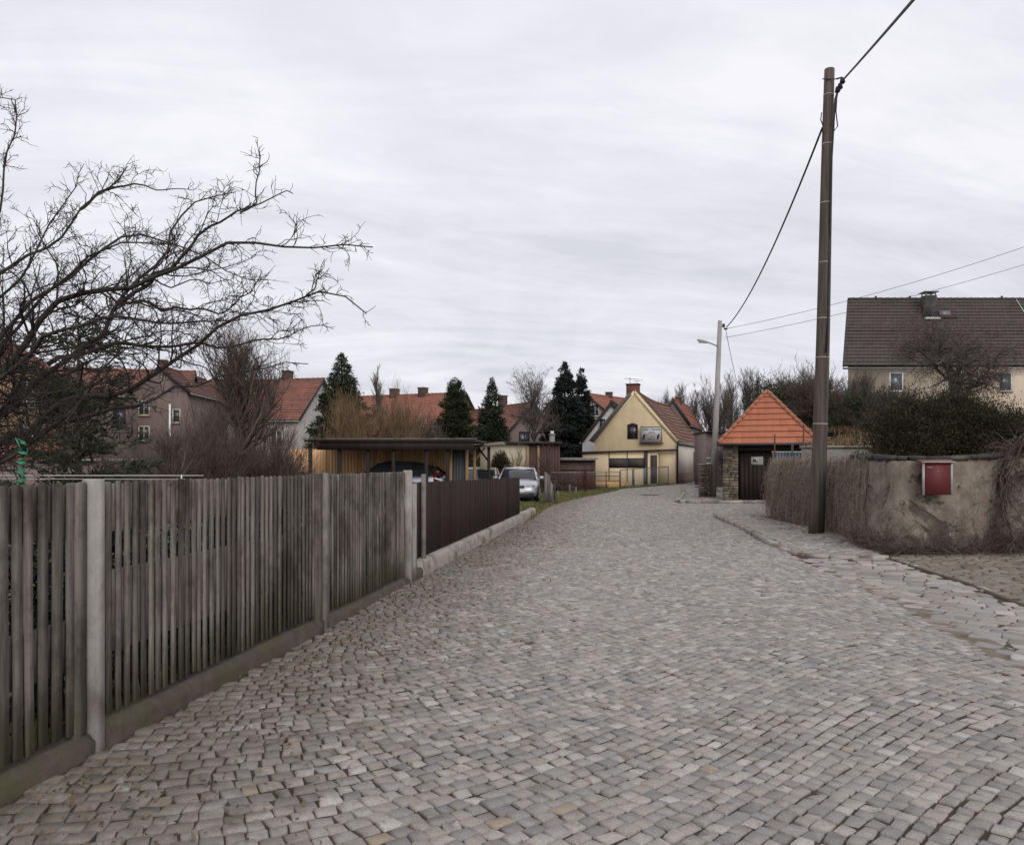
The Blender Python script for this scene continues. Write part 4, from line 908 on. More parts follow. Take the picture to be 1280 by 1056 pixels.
# ground-floor shop front in yellow cladding (wider than the gable, reaching left under the white house)
m = MB(); FX0, FX1, FZ = -.78, 5.25, 2.40
m.box(((FX0 + FX1) / 2 - .55, .1, .9), (FX1 - FX0 - 1.1, .62, 2.7)); fr = m.build('shop_front', M['w_cladding'], yh)
m = MB(); m.box(((FX0 + FX1) / 2, -.26, 2.36), (FX1 - FX0 + .1, .16, .12), M=Matrix.Rotation(-.022, 3, 'Y')); m.build('canopy_edge', M['verge'], fr)
m = MB()
for x in (1.02, 2.2, 3.35): m.box((x, -.222, 1.35), (.05, .02, 1.9))
m.box((FX0 + .02, -.222, 1.2), (.06, .02, 2.2)); m.build('cover_strip', M['verge'], fr)
m = MB(); m.box((2.2, -.216, 1.62), (2.3, .016, .62)); sw = m.build('shop_window', M['verge'], fr)
for x in (1.62, 2.78): m = MB(); m.box((x, -.228, 1.62), (1.08, .012, .5)); m.build('pane', M['w_dark'], sw)
m = MB(); m.box((.75, -.30, .14), (2.7, .14, .62)); m.build('base_board', mat('orange_base', (.46, .30, .13), (.42, .26, .11), 3, .7, .1), fr)
m = MB(); m.box((.45, -.382, .14), (1.15, .02, .24)); m.build('vent_grille', M['w_brown'], fr)
for z in (.45, .5): pass
m = MB(); m.box((4.1, .2, 1.25), (.08, .3, 2.3)); m.box((4.72, -.02, 1.25), (1.0, .1, 2.3)); m.box((3.75, .36, 1.25), (.9, .08, 2.3)); m.build('entrance_recess', M['w_cladding'], yh)
m = MB(); m.box((3.86, -.17, 1.3), (.58, .06, 2.0)); dr = m.build('door_frame', mat('grey_door_frame', (.30, .28, .28), None, 4, .6, 0), yh)
m = MB(); m.box((3.88, -.205, 1.22), (.42, .03, 1.8)); m.build('door_leaf', M['w_dark'], dr)
m = MB(); m.box((3.4, -.05, 1.25), (.2, .5, 2.3)); m.build('recess_post', M['verge'], yh)
m = MB(); m.box((4.3, -.36, .14), (2.1, .5, .2)); m.build('door_step', M['concrete'], yh)
# wire mesh railing before the shop and the pipe railing left of it
g0, g1 = np.array([6.45, 47.6]), np.array([9.55, 48.9])
rl = T('mesh_railing', 'grey-green wire mesh railing in front of the yellow shop door', 'railing', (*g0, 0.0))
M['gmetal'] = mat('green_grey_paint', (.14, .16, .15), (.09, .10, .10), 6, .6, .1)
def gp_(t, z): p = g0 + (g1 - g0) * t; return np.array([*p, z + float(zg(*p))])
m = MB(); [m.bar(gp_(t, -.05), gp_(t, 1.12), .05) for t in (0, .28, .52, .8, 1)]; m.build('post', M['gmetal'], rl, world=True)
m = MB(); m.bar(gp_(0, 1.1), gp_(1, 1.1), .045); m.bar(gp_(0, .12), gp_(1, .12), .04); m.build('rail', M['gmetal'], rl, world=True)
m = MB(); [m.bar(gp_(t, .12), gp_(t, 1.1), .008) for t in np.linspace(.01, .99, 44)]; [m.bar(gp_(0, z), gp_(1, z), .008) for z in np.linspace(.25, 1.0, 7)]; m.build('wire_mesh', M['grey_metal'], rl, world=True)
for a, b_ in ((.26, .36), (.5, .6)): m = MB(); p0, p1 = gp_(a, .15), gp_(b_, 1.08); m.bar((p0[0], p0[1] - .03, p0[2]), (p0[0], p0[1] - .03, p1[2]), .14, .03); m.build('panel', M['gmetal'], rl, world=True)
rl = T('pipe_railing', 'thin rusty pipe railing between the grass verge and the yellow shop', 'railing', (3.9, 45.6, 0))
q0, q1 = np.array([2.0, 44.6]), np.array([6.4, 47.5])
for z in (.55, .85, 1.08): m = MB(); m.tube([(*q0, z), (*q1, z)], .02, 6); m.build('rail', M['rust'] if z < 1 else M['grey_metal'], rl, world=True)
for t in np.linspace(0, 1, 6): m = MB(); p = q0 + (q1 - q0) * t; m.tube([(*p, -.05), (*p, 1.12)], .028, 6); m.build('post', M['rust'], rl, world=True)

# ---------------------------------------------------------------- sheds and carports on the left
M['orange_panel'] = mat('orange_board_panels', (.80, .48, .25), (.74, .44, .22), 2.0, .6, .15, stretch=(6, 1, .3), c3=(.54, .30, .15), s3=1)
cp = T('carport', 'flat-roofed dark brown carport with orange board back wall behind the fence', 'carport', (-5, 31, 0))
xl, xr, yf, yb = W(380, 29, z=0)[0], W(594, 29, z=0)[0], 29.0, 32.7
m = MB(); m.poly([(xl, yf, 2.36), (xr, yf, 2.36), (xr + .3, yb, 2.38), (xl + .1, yb, 2.38), (xl, yf, 2.44), (xr, yf, 2.44), (xr + .3, yb, 2.48), (xl + .1, yb, 2.48)], [(3, 2, 1, 0), (4, 5, 6, 7), (0, 1, 5, 4), (1, 2, 6, 5), (2, 3, 7, 6), (3, 0, 4, 7)]); rf = m.build('roof', M['verge'], cp, world=True)
m = MB(); m.box(((xl + xr) / 2 + .2, yf + .12, 2.22), (xr - xl - .5, .12, .30)); m.build('beam', M['wood_dark'], rf, world=True)
m = MB(); m.box(((xl + xr) / 2, yf - .03, 2.47), (xr - xl + .1, .05, .025)); m.build('roof_edge', M['concrete'], rf, world=True)
for px in (388, 424, 460, 492, 533, 559): m = MB(); p = W(px, yf + .24, z=0); m.box((p[0], p[1], 1.06), (.125, .125, 2.14)); m.build('post', M['wood_dark'], cp, world=True)
for a, b_, zt in ((362, 389, 2.15), (389, 424, 2.15), (424, 460, 2.15), (460, 497, 2.15), (497, 533, 2.15), (533, 564, 2.15)):
    x0, x1 = W(a, 32.2, z=0)[0], W(b_, 32.2, z=0)[0]; m = MB(); n = 9
    for k in range(n): m.box((x0 + (x1 - x0) * (k + .5) / n, 32.2 + .006 * (k % 2), zt / 2), ((x1 - x0) / n - .006, .04, zt))
    m.build('wall_panel', M['orange_panel'], cp, world=True)
cs = T('store_shed', 'narrow dark grey shed door between pale timber posts at the end of the carport', 'shed', (-2.1, 31, 0))
m = MB(); x0, x1 = W(566, 30, z=0)[0], W(581, 30, z=0)[0]; m.box(((x0 + x1) / 2, 30.6, 1.08), (x1 - x0, 1.1, 2.16)); m.build('shed_body', M['w_dark'], cs, world=True)
m = MB(); [m.box((x0 + (x1 - x0) * (k + .5) / 4, 30.03, 1.0), ((x1 - x0) / 4 - .01, .03, 2.0)) for k in range(4)]; m.build('door', mat('grey_door_boards', (.085, .09, .095), (.06, .065, .07), 4, .7, .2, stretch=(4, 1, .3)), cs, world=True)
for px in (563.5, 583.5): m = MB(); p = W(px, 29.95, z=0); m.box((p[0], p[1], 1.08), (.11, .11, 2.16)); m.build('post', M['wood_light'], cs, world=True)
m = MB(); m.box((W(574, 29.95, z=0)[0], 29.95, 2.2), (.8, .11, .10)); m.build('lintel', M['wood_light'], cs, world=True)
c2 = T('carport', 'small pale timber carport with braced posts over the beige car', 'carport', (-1.2, 33, 0))
x0, x1 = W(588, 32, z=0)[0], W(628, 32, z=0)[0]
m = MB(); m.poly([(x0, 32, 2.22), (x1, 32, 2.30), (x1 + .1, 36.5, 2.38), (x0, 36.5, 2.34), (x0, 32, 2.30), (x1, 32, 2.44), (x1 + .1, 36.5, 2.50), (x0, 36.5, 2.46)], [(3, 2, 1, 0), (4, 5, 6, 7), (0, 1, 5, 4), (1, 2, 6, 5), (2, 3, 7, 6), (3, 0, 4, 7)]); m.build('roof', mat('pale_roof_boards', (.25, .20, .16), (.17, .14, .12), 6, .8, .2), c2, world=True)
for px in (593, 611): m = MB(); p = W(px, 32.3, z=0); m.box((p[0], p[1], 1.1), (.12, .12, 2.3)); m.build('post', M['wood_light'] if px < 600 else M['wood_dark'], c2, world=True)
for px, s in ((593, 1), (611, -1)):
    m = MB(); p = W(px, 32.3, z=0); m.bar((p[0], p[1], 1.65), (p[0] + s * .42, p[1], 2.2), .08); m.build('brace', M['wood_light'] if px < 600 else M['wood_dark'], c2, world=True)
ls = T('long_shed', 'long low flat-roofed shed, its left part cream and its right part reddish brown', 'shed', (1, 46, 0))
X = lambda px: (px - 640) * .045
m = MB(); m.box(((X(600) + X(659)) / 2, 46.5, 1.35), (X(659) - X(600), 3, 2.7)); m.build('cream_wall', M['w_cream'], ls, world=True)
m = MB(); n = 12
m.box(((X(659) + X(700)) / 2, 46.5, 1.33), (X(700) - X(659), 2.9, 2.66))
for k in range(n): m.box((X(659) + (X(700) - X(659)) * (k + .5) / n, 45.03 + .01 * (k % 2), 1.33), ((X(700) - X(659)) / n - .012, .05, 2.66))
m.build('boarded_wall', mat('red_brown_boards', (.105, .058, .050), (.075, .042, .038), 4, .8, .2, stretch=(4, 1, .3)), ls, world=True)
for px in (659.5, 673): m = MB(); m.box((X(px), 44.96, 1.3), (.13, .08, 2.6)); m.build('pale_post', M['wood_light'], ls, world=True)
m = MB(); m.box(((X(598) + X(702)) / 2, 46.4, 2.75), (X(702) - X(598), 3.4, .12)); m.build('roof', M['verge'], ls, world=True)
ck = T('flue_pillar', 'slender pale concrete flue with a small cap rising left of the spruces', 'chimney', (2.38, 47.5, 0))
m = MB(); m.box((0, 0, 1.6), (.30, .30, 3.3)); m.build('shaft', M['concrete'], ck); m = MB(); m.box((0, 0, 3.42), (.2, .2, .16)); m.build('cap', M['white'], ck); m = MB(); m.box((0, 0, 3.3), (.4, .4, .06)); m.build('cap_slab', M['concrete'], ck)
bs = T('brick_shed', 'low dark brick shed with a pale flat roof between the flue and the yellow shop', 'shed', (3.3, 48, 0))
def brick_mat(name, a, b_, mo, sc=1.0):
    m = NT(name); co = m.obj(); sp = m.t.nodes.new('ShaderNodeSeparateXYZ'); m.put(sp.inputs[0], co); cb_ = m.t.nodes.new('ShaderNodeCombineXYZ')
    m.put(cb_.inputs[0], m.math('ADD', sp.outputs[0], sp.outputs[1])); m.put(cb_.inputs[1], sp.outputs[2])
    br = m.n('ShaderNodeTexBrick', Vector=cb_.outputs[0], Color1=a, Color2=b_, Mortar=mo, Scale=sc, Mortar_Size=.012, Brick_Width=.26, Row_Height=.085)
    col = m.mix(m.ramp(m.noise(co, 2.5, 6, .7), .45, .65), br, (.05, .035, .03)); m.set(Base_Color=col, Roughness=.95); return m.m
M['brickwall'] = brick_mat('old_brick', (.13, .06, .05), (.085, .045, .04), (.12, .105, .095))
m = MB(); m.box((.15, .9, .9), (3.1, 2.2, 1.85)); m.build('wall', M['brickwall'], bs)
m = MB(); m.box((.1, .85, 1.88), (3.4, 2.5, .10)); m.box((.6, -.3, 1.80), (2.2, .5, .05)); m.build('roof', M['concrete'], bs)
m = MB(); m.box((.5, -.22, 1.2), (2.2, .04, .05)); m.box((-.4, -.22, .7), (1.1, .04, .9)); m.build('board_cover', M['verge'], bs)
# dark garage by the gate pillar, behind the lamp post
dg = T('dark_outbuilding', 'dark grey outbuilding with white horizontal trims glimpsed behind the lamp post', 'shed', (12.5, 46.5, 0))
m = MB(); m.box((0, 1.5, 1.6), (2.4, 3, 3.5)); m.build('wall', M['w_brown'], dg)
m = MB(); m.box((.1, 1.4, 3.42), (2.7, 3.4, .10)); m.build('roof', M['verge'], dg)
m = MB(); m.box((-.75, -.04, 1.9), (.9, .05, .06)); m.box((-.75, -.04, 1.6), (.9, .05, .06)); m.build('trim', M['white'], dg)
# low garage far left with red roof, white rail in front of it
lg = T('low_garage', 'low grey garage with a strip of red roof under the branches at the far left', 'garage', (-19.5, 33, 0))
m = MB(); m.box((0, 2, .82), (7.5, 4, 1.7)); m.build('wall', M['w_brown'], lg)
m = MB(); m.poly([(-3.0, -.25, 1.78), (-.15, -.25, 1.78), (-.15, 2, 2.35), (-3.0, 2, 2.35), (-3.0, -.25, 1.70), (-.15, -.25, 1.70), (-.15, 2.0, 2.2), (-3.0, 2, 2.2)], [(0, 1, 2, 3), (7, 6, 5, 4), (0, 4, 5, 1), (1, 5, 6, 2), (0, 3, 7, 4)]); m.build('roof', mat('rusty_red_sheet', (.26, .075, .045), (.20, .055, .035), 5, .8, .2), lg)
m = MB(); m.box((1.9, 1.9, 1.72), (3.9, 4.3, .08)); m.build('flat_roof', M['concrete'], lg)
rr = T('white_rail', 'long thin white rail running through the garden behind the picket fence', 'rail', (-7, 13.5, 0))
m = MB(); m.tube([(-8.9, 13.2, 1.36), (-5.4, 14.0, 1.35)], .010, 6); m.tube([(-8.9, 13.2, 1.31), (-5.4, 14.0, 1.28)], .007, 6); m.build('rail', M['w_grey'], rr, world=True)
for t in (.02, .9): m = MB(); m.tube([(-8.9 + 3.5 * t, 13.2 + .8 * t, -.1), (-8.9 + 3.5 * t, 13.2 + .8 * t, 1.4 - .04 * t)], .012, 6); m.build('post', M['white'], rr, world=True)
# ================================================================ plants
def nrmz(v): return v / (np.linalg.norm(v, axis=-1, keepdims=True) + 1e-9)
def spawn(P, Rd, n, m=5, L=(.3, 1.), ang=.8, up=.1, wob=.25, rs=.6, tmin=.15, tmax=1., rend=.25, rg=None, fall=.5, rmin=.002, byl=True, rref=0):
    """n children scattered along the parent polylines P (N,k,3), radii Rd (N,k)"""
    rg = rg or R; N, k, _ = P.shape
    pl = np.linalg.norm(np.diff(P, axis=1), axis=2).sum(1); pr = pl / pl.sum() if byl else None
    idx = rg.choice(N, n, p=pr); t = rg.uniform(tmin, tmax, n) * (k - 1.001); i = t.astype(int); f = (t - i)[:, None]
    p = P[idx, i] * (1 - f) + P[idx, i + 1] * f; tg = nrmz(P[idx, i + 1] - P[idx, i]); r = Rd[idx, i] * (1 - f[:, 0]) + Rd[idx, i + 1] * f[:, 0]
    q = rg.normal(0, 1, (n, 3)); q = nrmz(q - (q * tg).sum(1, keepdims=True) * tg); a = rg.normal(ang, ang * .25, n)[:, None]
    d = nrmz(tg * np.cos(a) + q * np.sin(a) + np.array([0, 0, up]))
    ln = rg.uniform(*L, n) * (1 - fall * t / (k - 1)) / (m - 1)
    if rref: ln = ln * np.clip(r / rref, .22, 1)
    out = np.empty((n, m, 3)); out[:, 0] = p
    for j in range(1, m):
        d = nrmz(d + rg.normal(0, wob, (n, 3)) + np.array([0, 0, up * .5])); out[:, j] = out[:, j - 1] + d * ln[:, None]
    r0 = np.maximum(r * rs, rmin)[:, None]; return out, r0 * np.linspace(1, rend, m)[None]
def resample(pts, m):
    pts = np.array(pts, float); s = np.concatenate([[0], np.cumsum(np.linalg.norm(np.diff(pts, axis=0), axis=1))]); u = np.linspace(0, s[-1], m)
    return np.column_stack([np.interp(u, s, pts[:, c]) for c in range(3)])
def bare_tree(name, label, loc, h, spread, rt, n=(14, 120, 900, 2600), up=.35, mat_='bark_brown', tw='twig_brown', trunk_h=.35, group=None, cat='tree', seed=1, lean_=(0, 0), wob=.16, ang=.6, tr=.006, rz=0):
    rg = np.random.default_rng(seed); root = T(name, label, cat, loc, rz, group)
    tp = np.array([[0, 0, -.1], [lean_[0] * .3, lean_[1] * .3, h * trunk_h * .5], [lean_[0] * .6, lean_[1] * .6, h * trunk_h], [lean_[0], lean_[1], h * (trunk_h + .35)]]); P0 = resample(tp, 10)[None]; P0[:, 1:] += rg.normal(0, h * .008, (1, 9, 3)); R0 = rt * np.linspace(1, .35, 10)[None]
    s = Soup(); s.tubes(P0, R0, 9); s.build('trunk', M[mat_], root, smooth=True)
    c = Soup(); P, Q = P0, R0
    Ls = ((h * .35, h * .62), (h * .14, h * .3), (h * .06, h * .15), (h * .03, h * .08))
    for lv, k in enumerate(n):
        P, Q = spawn(P, Q, k, (8, 6, 5, 4)[lv], (Ls[lv][0] * spread, Ls[lv][1] * spread), ang, up * (.8, .5, .4, .3)[lv], wob, .62, .45 if lv == 0 else .15, 1., .3, rg, .35, tr)
        c.tubes(P, Q, 5 if lv == 0 else 3, rg.random(len(P)))
    c.build('crown', M[tw], root); return root
def sprays(C, D, ln, wd, rg, droop=.2, jit=.5):
    """leaf-sized rhombs at C pointing along D"""
    n = len(C); d = nrmz(D + rg.normal(0, jit, (n, 3)) - np.array([0, 0, droop])); q = nrmz(np.cross(d, rg.normal(0, 1, (n, 3))))
    l = (ln * rg.uniform(.6, 1.3, n))[:, None]; w_ = (wd * rg.uniform(.6, 1.3, n))[:, None]; b = rg.normal(0, .15, (n, 3)) * l
    return np.stack([C, C + d * l * .5 + q * w_ * .5 + b, C + d * l, C + d * l * .5 - q * w_ * .5 + b], 1).reshape(-1, 3), np.arange(4 * n).reshape(-1, 4)
def conifer(name, label, loc, h, r, boughs=260, per=60, mt='needle', seed=1, base=.06, pw=.85, droop=.25, ln=.22, wd=.07, ragged=.25, upb=.15, group=None, cat='tree', tops=((0, 0, 1),)):
    rg = np.random.default_rng(seed); root = T(name, label, cat, loc, 0, group); tr = Soup(); fo = Soup()
    for (ox, oy, hs) in tops:
        H = h * hs; P0 = resample([[ox * .3, oy * .3, -.1], [ox, oy, H * .3], [ox, oy, H * .99]], 8)[None]; tr.tubes(P0, (r * .09) * np.linspace(1, .1, 8)[None], 7)
        nb = boughs; t = base + (1 - base) * rg.random(nb) ** 1.15; t = np.sort(t); a = rg.uniform(0, 2 * PI, nb)
        lobes = 1 + ragged * np.sin(a * 3 + t * 21 + seed) * .6 + rg.normal(0, ragged * .55, nb)
        prof = (1 - t) ** pw * np.clip((t - base * .3) / .10, .55, 1)
        Rr = r * prof * np.clip(lobes, .45, 1.45) + .02; d = np.column_stack([np.cos(a), np.sin(a), upb * np.ones(nb) - droop * .5 * (1 - t)])
        s0 = np.column_stack([ox + 0 * t, oy + 0 * t, H * t]); e = s0 + d * Rr[:, None]; e[:, 2] -= droop * Rr * .3
        mid = (s0 + e) / 2 + np.array([0, 0, .04]) * Rr[:, None]
        tr.tubes(np.stack([s0, mid, e], 1), np.column_stack([.02 + Rr * .01, .012 + 0 * Rr, .004 + 0 * Rr]), 3)
        cnt = np.maximum((per * np.clip(Rr / r, .12, 1)).astype(int), 8); ii = np.repeat(np.arange(nb), cnt); n = len(ii)
        u_ = rg.random(n) ** .55; c = s0[ii] * (1 - u_)[:, None] + e[ii] * u_[:, None]
        lat = np.column_stack([-np.sin(a[ii]), np.cos(a[ii]), 0 * u_]); sp_ = rg.normal(0, 1, n) * (.02 + .24 * Rr[ii] * (1 - .5 * u_))
        c += lat * sp_[:, None]; c[:, 2] += rg.normal(0, .05, n) - np.abs(sp_) * droop
        sc_ = np.clip(.45 + Rr[ii] / r, .45, 1); V, F = sprays(c, d[ii] * .8 + lat * np.sign(sp_)[:, None] * .5, ln * sc_, wd * sc_, rg, droop); fo.add(V, F, np.clip(rg.normal(.4, .22, n) + .25 * (rg.random(nb)[ii] - .5), 0, 1))
    tr.build('trunk', M['bark_brown'], root); fo.build('crown', M[mt], root); return root
def leafy_bush(name, label, loc, size, clumps=70, per=260, mt='needle', seed=1, ln=.09, wd=.04, cl=.42, shape=None, group=None, cat='bush', stems=True, zmin=.05, solid=.35):
    """evergreen bush: shoots fanning from the base, each ending in a clump of leaves"""
    rg = np.random.default_rng(seed); root = T(name, label, cat, loc, 0, group); sx, sy, sz = size
    u_ = nrmz(rg.normal(0, 1, (clumps, 3))); u_[:, 2] = np.abs(u_[:, 2]); k = (solid + (1 - solid) * rg.random(clumps) ** .5)[:, None] * (1 + rg.normal(0, .10, (clumps, 1)))
    C = u_ * k * np.array([sx, sy, sz]); C[:, 2] = np.maximum(C[:, 2], zmin)
    ii = np.repeat(np.arange(clumps), per); n = len(ii); off = rg.normal(0, 1, (n, 3)) * cl * .5 * rg.uniform(.6, 1.4, (clumps, 1))[ii]
    off[:, 2] *= .8; c = C[ii] + off; c[:, 2] = np.abs(c[:, 2]); V, F = sprays(c, nrmz(off + u_[ii] * .3 + np.array([0, 0, .25])), ln, wd, rg, 0, .5)
    f = Soup(); f.add(V, F, np.clip(rg.normal(.42, .2, n) + .3 * (rg.random(clumps)[ii] - .5), 0, 1)); f.build('foliage', M[mt], root)
    s = Soup(); b = np.column_stack([rg.normal(0, .15 * sx, clumps), rg.normal(0, .15 * sy, clumps), np.full(clumps, -.1)]); mid = (b + C) / 2 + rg.normal(0, .08, (clumps, 3))
    s.tubes(np.stack([b, mid, C], 1), np.tile([.03, .02, .006], (clumps, 1)), 4)
    P, Q = spawn(np.stack([b, mid, C], 1), np.tile([.02, .014, .006], (clumps, 1)), clumps * 5, 4, (.25, .8), .6, .3, .15, .6, .4, 1, .3, rg); s.tubes(P, Q, 3)
    s.build('stems', M['bark_brown'], root); return root
def twig_bush(name, label, loc, size, stems=60, n2=900, n3=2600, mt='twig_brown', seed=1, r=.02, up=.25, group=None, cat='bush', arch=0.0, tr=.004):
    rg = np.random.default_rng(seed); root = T(name, label, cat, loc, 0, group); sx, sy, sz = size
    u_ = nrmz(rg.normal(0, 1, (stems, 3)) * np.array([1, 1, .8])); u_[:, 2] = np.abs(u_[:, 2]) + .25; E = nrmz(u_) * np.array([sx, sy, sz]) * rg.uniform(.75, 1.05, (stems, 1))
    b = np.column_stack([rg.normal(0, .22 * sx, stems), rg.normal(0, .22 * sy, stems), np.full(stems, -.1)])
    m_ = 7; t = np.linspace(0, 1, m_)[None, :, None]; P = b[:, None] * (1 - t) + E[:, None] * t; P[:, :, :2] = b[:, None, :2] + (E - b)[:, None, :2] * t ** (1.3 + arch); P += rg.normal(0, .03 * sz, P.shape) * t
    if arch: P[:, :, 2] += arch * sz * .5 * np.sin(t[..., 0] * PI)
    Q = r * np.linspace(1, .25, m_)[None] * rg.uniform(.5, 1.3, (stems, 1)); s = Soup(); s.tubes(P, Q, 4, rg.random(stems)); s.build('stems', M[mt], root)
    c = Soup(); P, Q = spawn(P, Q, n2, 5, (sz * .15, sz * .42), .5, up, .12, .6, .2, 1, .3, rg, .3, tr * 1.4); c.tubes(P, Q, 3, rg.random(len(P)))
    if n3: P, Q = spawn(P, Q, n3, 4, (sz * .06, sz * .2), .6, up, .15, .6, .1, 1, .4, rg, .2, tr); c.tubes(P, Q, 3, rg.random(len(P)))
    c.build('twigs', M[mt], root); return root
M['needle'] = leafmat('dark_needles', (.022, .029, .018), (.04, .048, .027), (.07, .074, .04))
M['needle_black'] = leafmat('blackish_needles', (.014, .018, .016), (.026, .032, .028), (.04, .046, .04))
M['thuja'] = leafmat('thuja_green', (.026, .034, .016), (.046, .052, .024), (.075, .07, .036))
M['hedge'] = leafmat('hedge_green', (.026, .026, .015), (.05, .046, .024), (.13, .09, .045))
M['ivy'] = leafmat('ivy_green', (.03, .036, .02), (.055, .058, .032), (.095, .085, .048))
M['brown_thuja'] = leafmat('brownish_thuja', (.042, .034, .016), (.07, .052, .026), (.10, .072, .04))

# ---------------------------------------------------------------- the old fruit tree reaching in from the left
AR = np.random.default_rng(21)
ap = T('apple_tree', 'gnarled leafless fruit tree reaching over the picket fence from the left', 'tree', (-5.1, 6.1, 0))
fork = np.array([-5.0, 6.1, 1.35]); trk = resample([(-5.15, 6.1, -.1), (-5.02, 6.12, .6), fork, (-4.85, 6.1, 1.9)], 9)[None]
s = Soup(); s.tubes(trk, .15 * np.linspace(1.15, .7, 9)[None], 10); s.build('trunk', M['bark'], ap, world=True, smooth=True)
def limb(px, Y0, Y1, r0, r1=.006, m=22, start=True, st=None):
    n = len(px); P = [W(p[0], Y0 + (Y1 - Y0) * (i / (n - 1)) + .0, p[1]) for i, p in enumerate(px)]
    if start: P = [st if st is not None else fork] + P
    P = resample(P, m); P[1:-1] += AR.normal(0, .014, (m - 2, 3)) + .02 * np.sin(np.arange(1, m - 1) * 1.3 + px[0][1])[:, None] * np.array([0, .5, 1]); k = np.linspace(0, 1, m); return P, (r0 * .70 * (1 - k) ** 1.15 + r1)
LB_ = [
 limb([(-40, 505), (0, 471), (23, 441), (49, 395), (98, 365), (148, 357), (163, 361), (200, 342), (242, 323), (295, 301), (375, 310), (466, 309)], 6.0, 5.3, .048, .004, 30),
 limb([(-50, 560), (20, 505), (76, 452), (125, 418), (148, 380), (167, 350), (208, 327), (212, 289), (235, 255), (261, 244), (295, 240)], 6.0, 6.8, .046, .004, 28),
 limb([(-90, 420), (0, 342), (26, 323), (76, 297), (114, 251), (148, 229), (159, 208)], 6.2, 6.9, .036, .004),
 limb([(100, 262), (132, 240), (160, 231), (189, 236), (242, 238)], 6.65, 7.1, .014, .003, 14, False),
 limb([(150, 380), (200, 342), (250, 301), (273, 278), (303, 263), (326, 251), (350, 242), (366, 242)], 5.9, 5.5, .02, .003, 20, False),
 limb([(300, 266), (318, 256), (322, 240), (321, 215), (325, 193)], 5.6, 5.55, .006, .003, 8, False),
 limb([(-40, 575), (25, 543), (62, 511), (102, 496), (159, 488), (199, 465), (242, 433), (265, 411), (303, 395), (341, 384), (383, 369), (413, 365), (458, 392)], 5.9, 5.2, .044, .004, 30),
 limb([(383, 369), (398, 350), (412, 335)], 5.3, 5.3, .006, .002, 7, False),
 limb([(151, 376), (197, 380), (242, 388), (280, 392), (310, 368), (325, 345)], 6.0, 6.3, .015, .003, 16, False),
 limb([(60, 455), (125, 433), (212, 430), (280, 433), (341, 422), (379, 411), (417, 411)], 6.0, 6.6, .022, .003, 20, False),
 limb([(-80, 380), (0, 282), (4, 214), (15, 168), (23, 149), (19, 123), (0, 122)], 6.3, 6.5, .026, .004),
 limb([(-60, 470), (0, 425), (40, 380), (90, 345), (150, 290), (215, 300), (265, 330), (310, 345), (335, 350)], 6.2, 6.9, .032, .003, 26),
 limb([(-60, 520), (10, 470), (60, 420), (120, 395), (190, 400), (240, 405), (300, 400)], 5.8, 5.1, .034, .004, 24),
 limb([(-50, 590), (30, 560), (80, 530), (140, 505), (200, 500), (260, 470), (330, 462), (385, 455)], 5.8, 5.4, .03, .003, 24),
 limb([(-70, 440), (-10, 380), (40, 330), (60, 280), (95, 235), (105, 205)], 6.4, 7.2, .028, .003),
 limb([(-60, 500), (0, 440), (50, 370), (110, 320), (160, 300), (205, 305), (235, 320)], 6.0, 5.4, .03, .003, 24),
 limb([(-80, 600), (-10, 585), (40, 555), (90, 520), (120, 470), (150, 440), (200, 425)], 5.7, 5.3, .034, .004),
 limb([(-60, 540), (-5, 520), (30, 480), (42, 430), (36, 380), (50, 330)], 6.1, 6.6, .036, .004)]
P0 = np.array([resample(p, 24) for p, r in LB_]); Q0 = np.array([np.interp(np.linspace(0, 1, 24), np.linspace(0, 1, len(r)), r) for p, r in LB_])
br = Soup(); br.tubes(P0, Q0, 7); br.build('limbs', M['bark'], ap, world=True, smooth=True)
c = Soup(); rg = AR
inner = P0[:, :, 0] < -2.2
P1, Q1 = spawn(P0, Q0, 460, 9, (.35, 1.2), .75, .05, .26, .45, .12, .95, .3, rg, .5, .004, rref=.016); c.tubes(P1, Q1, 4)
P2, Q2 = spawn(P1, Q1, 2100, 6, (.10, .36), .85, .08, .30, .55, .1, 1, .45, rg, .4, .0027); c.tubes(P2, Q2, 3)
P2b, Q2b = spawn(P0, Q0, 900, 5, (.05, .26), 1.0, .12, .26, .3, .3, 1, .5, rg, .45, .0027); c.tubes(P2b, Q2b, 3)
Pa = np.concatenate([P2[:, :5], P2b]); Qa = np.concatenate([Q2[:, :5], Q2b])
P3, Q3 = spawn(Pa, Qa, 10000, 3, (.02, .09), 1.0, .10, .3, .8, .05, 1, .6, rg, .2, .0022); c.tubes(P3, Q3, 3)
c.build('twigs', M['bark'], ap, world=True)
# green plastic ribbon in the branches
gr = T('green_ribbon', 'green plastic tie ribbon hanging from the branches above the picket fence', 'ribbon', W(27, 5.2, 620)); P = [W(27 + 3 * math.sin(i * 1.9), 5.2 + .03 * math.cos(i * 2.3), 551 + i * 4.2) for i in range(16)]
m = MB()
for i in range(15):
    a, b_ = P[i], P[i + 1]; w_ = .016 + .012 * abs(math.sin(i * 1.3)); o_ = np.array([w_ * math.cos(i * 1.1), w_ * math.sin(i * 1.1), 0]); o2 = np.array([w_ * math.cos(i * 1.1 + 1.1), w_ * math.sin(i * 1.1 + 1.1), 0]); th_ = np.array([0, .004, 0])
    m.poly([a - o_, a + o_, b_ + o2, b_ - o2, a - o_ + th_, a + o_ + th_, b_ + o2 + th_, b_ - o2 + th_], [(0, 1, 2, 3), (7, 6, 5, 4), (0, 4, 5, 1), (1, 5, 6, 2), (2, 6, 7, 3), (3, 7, 4, 0)])
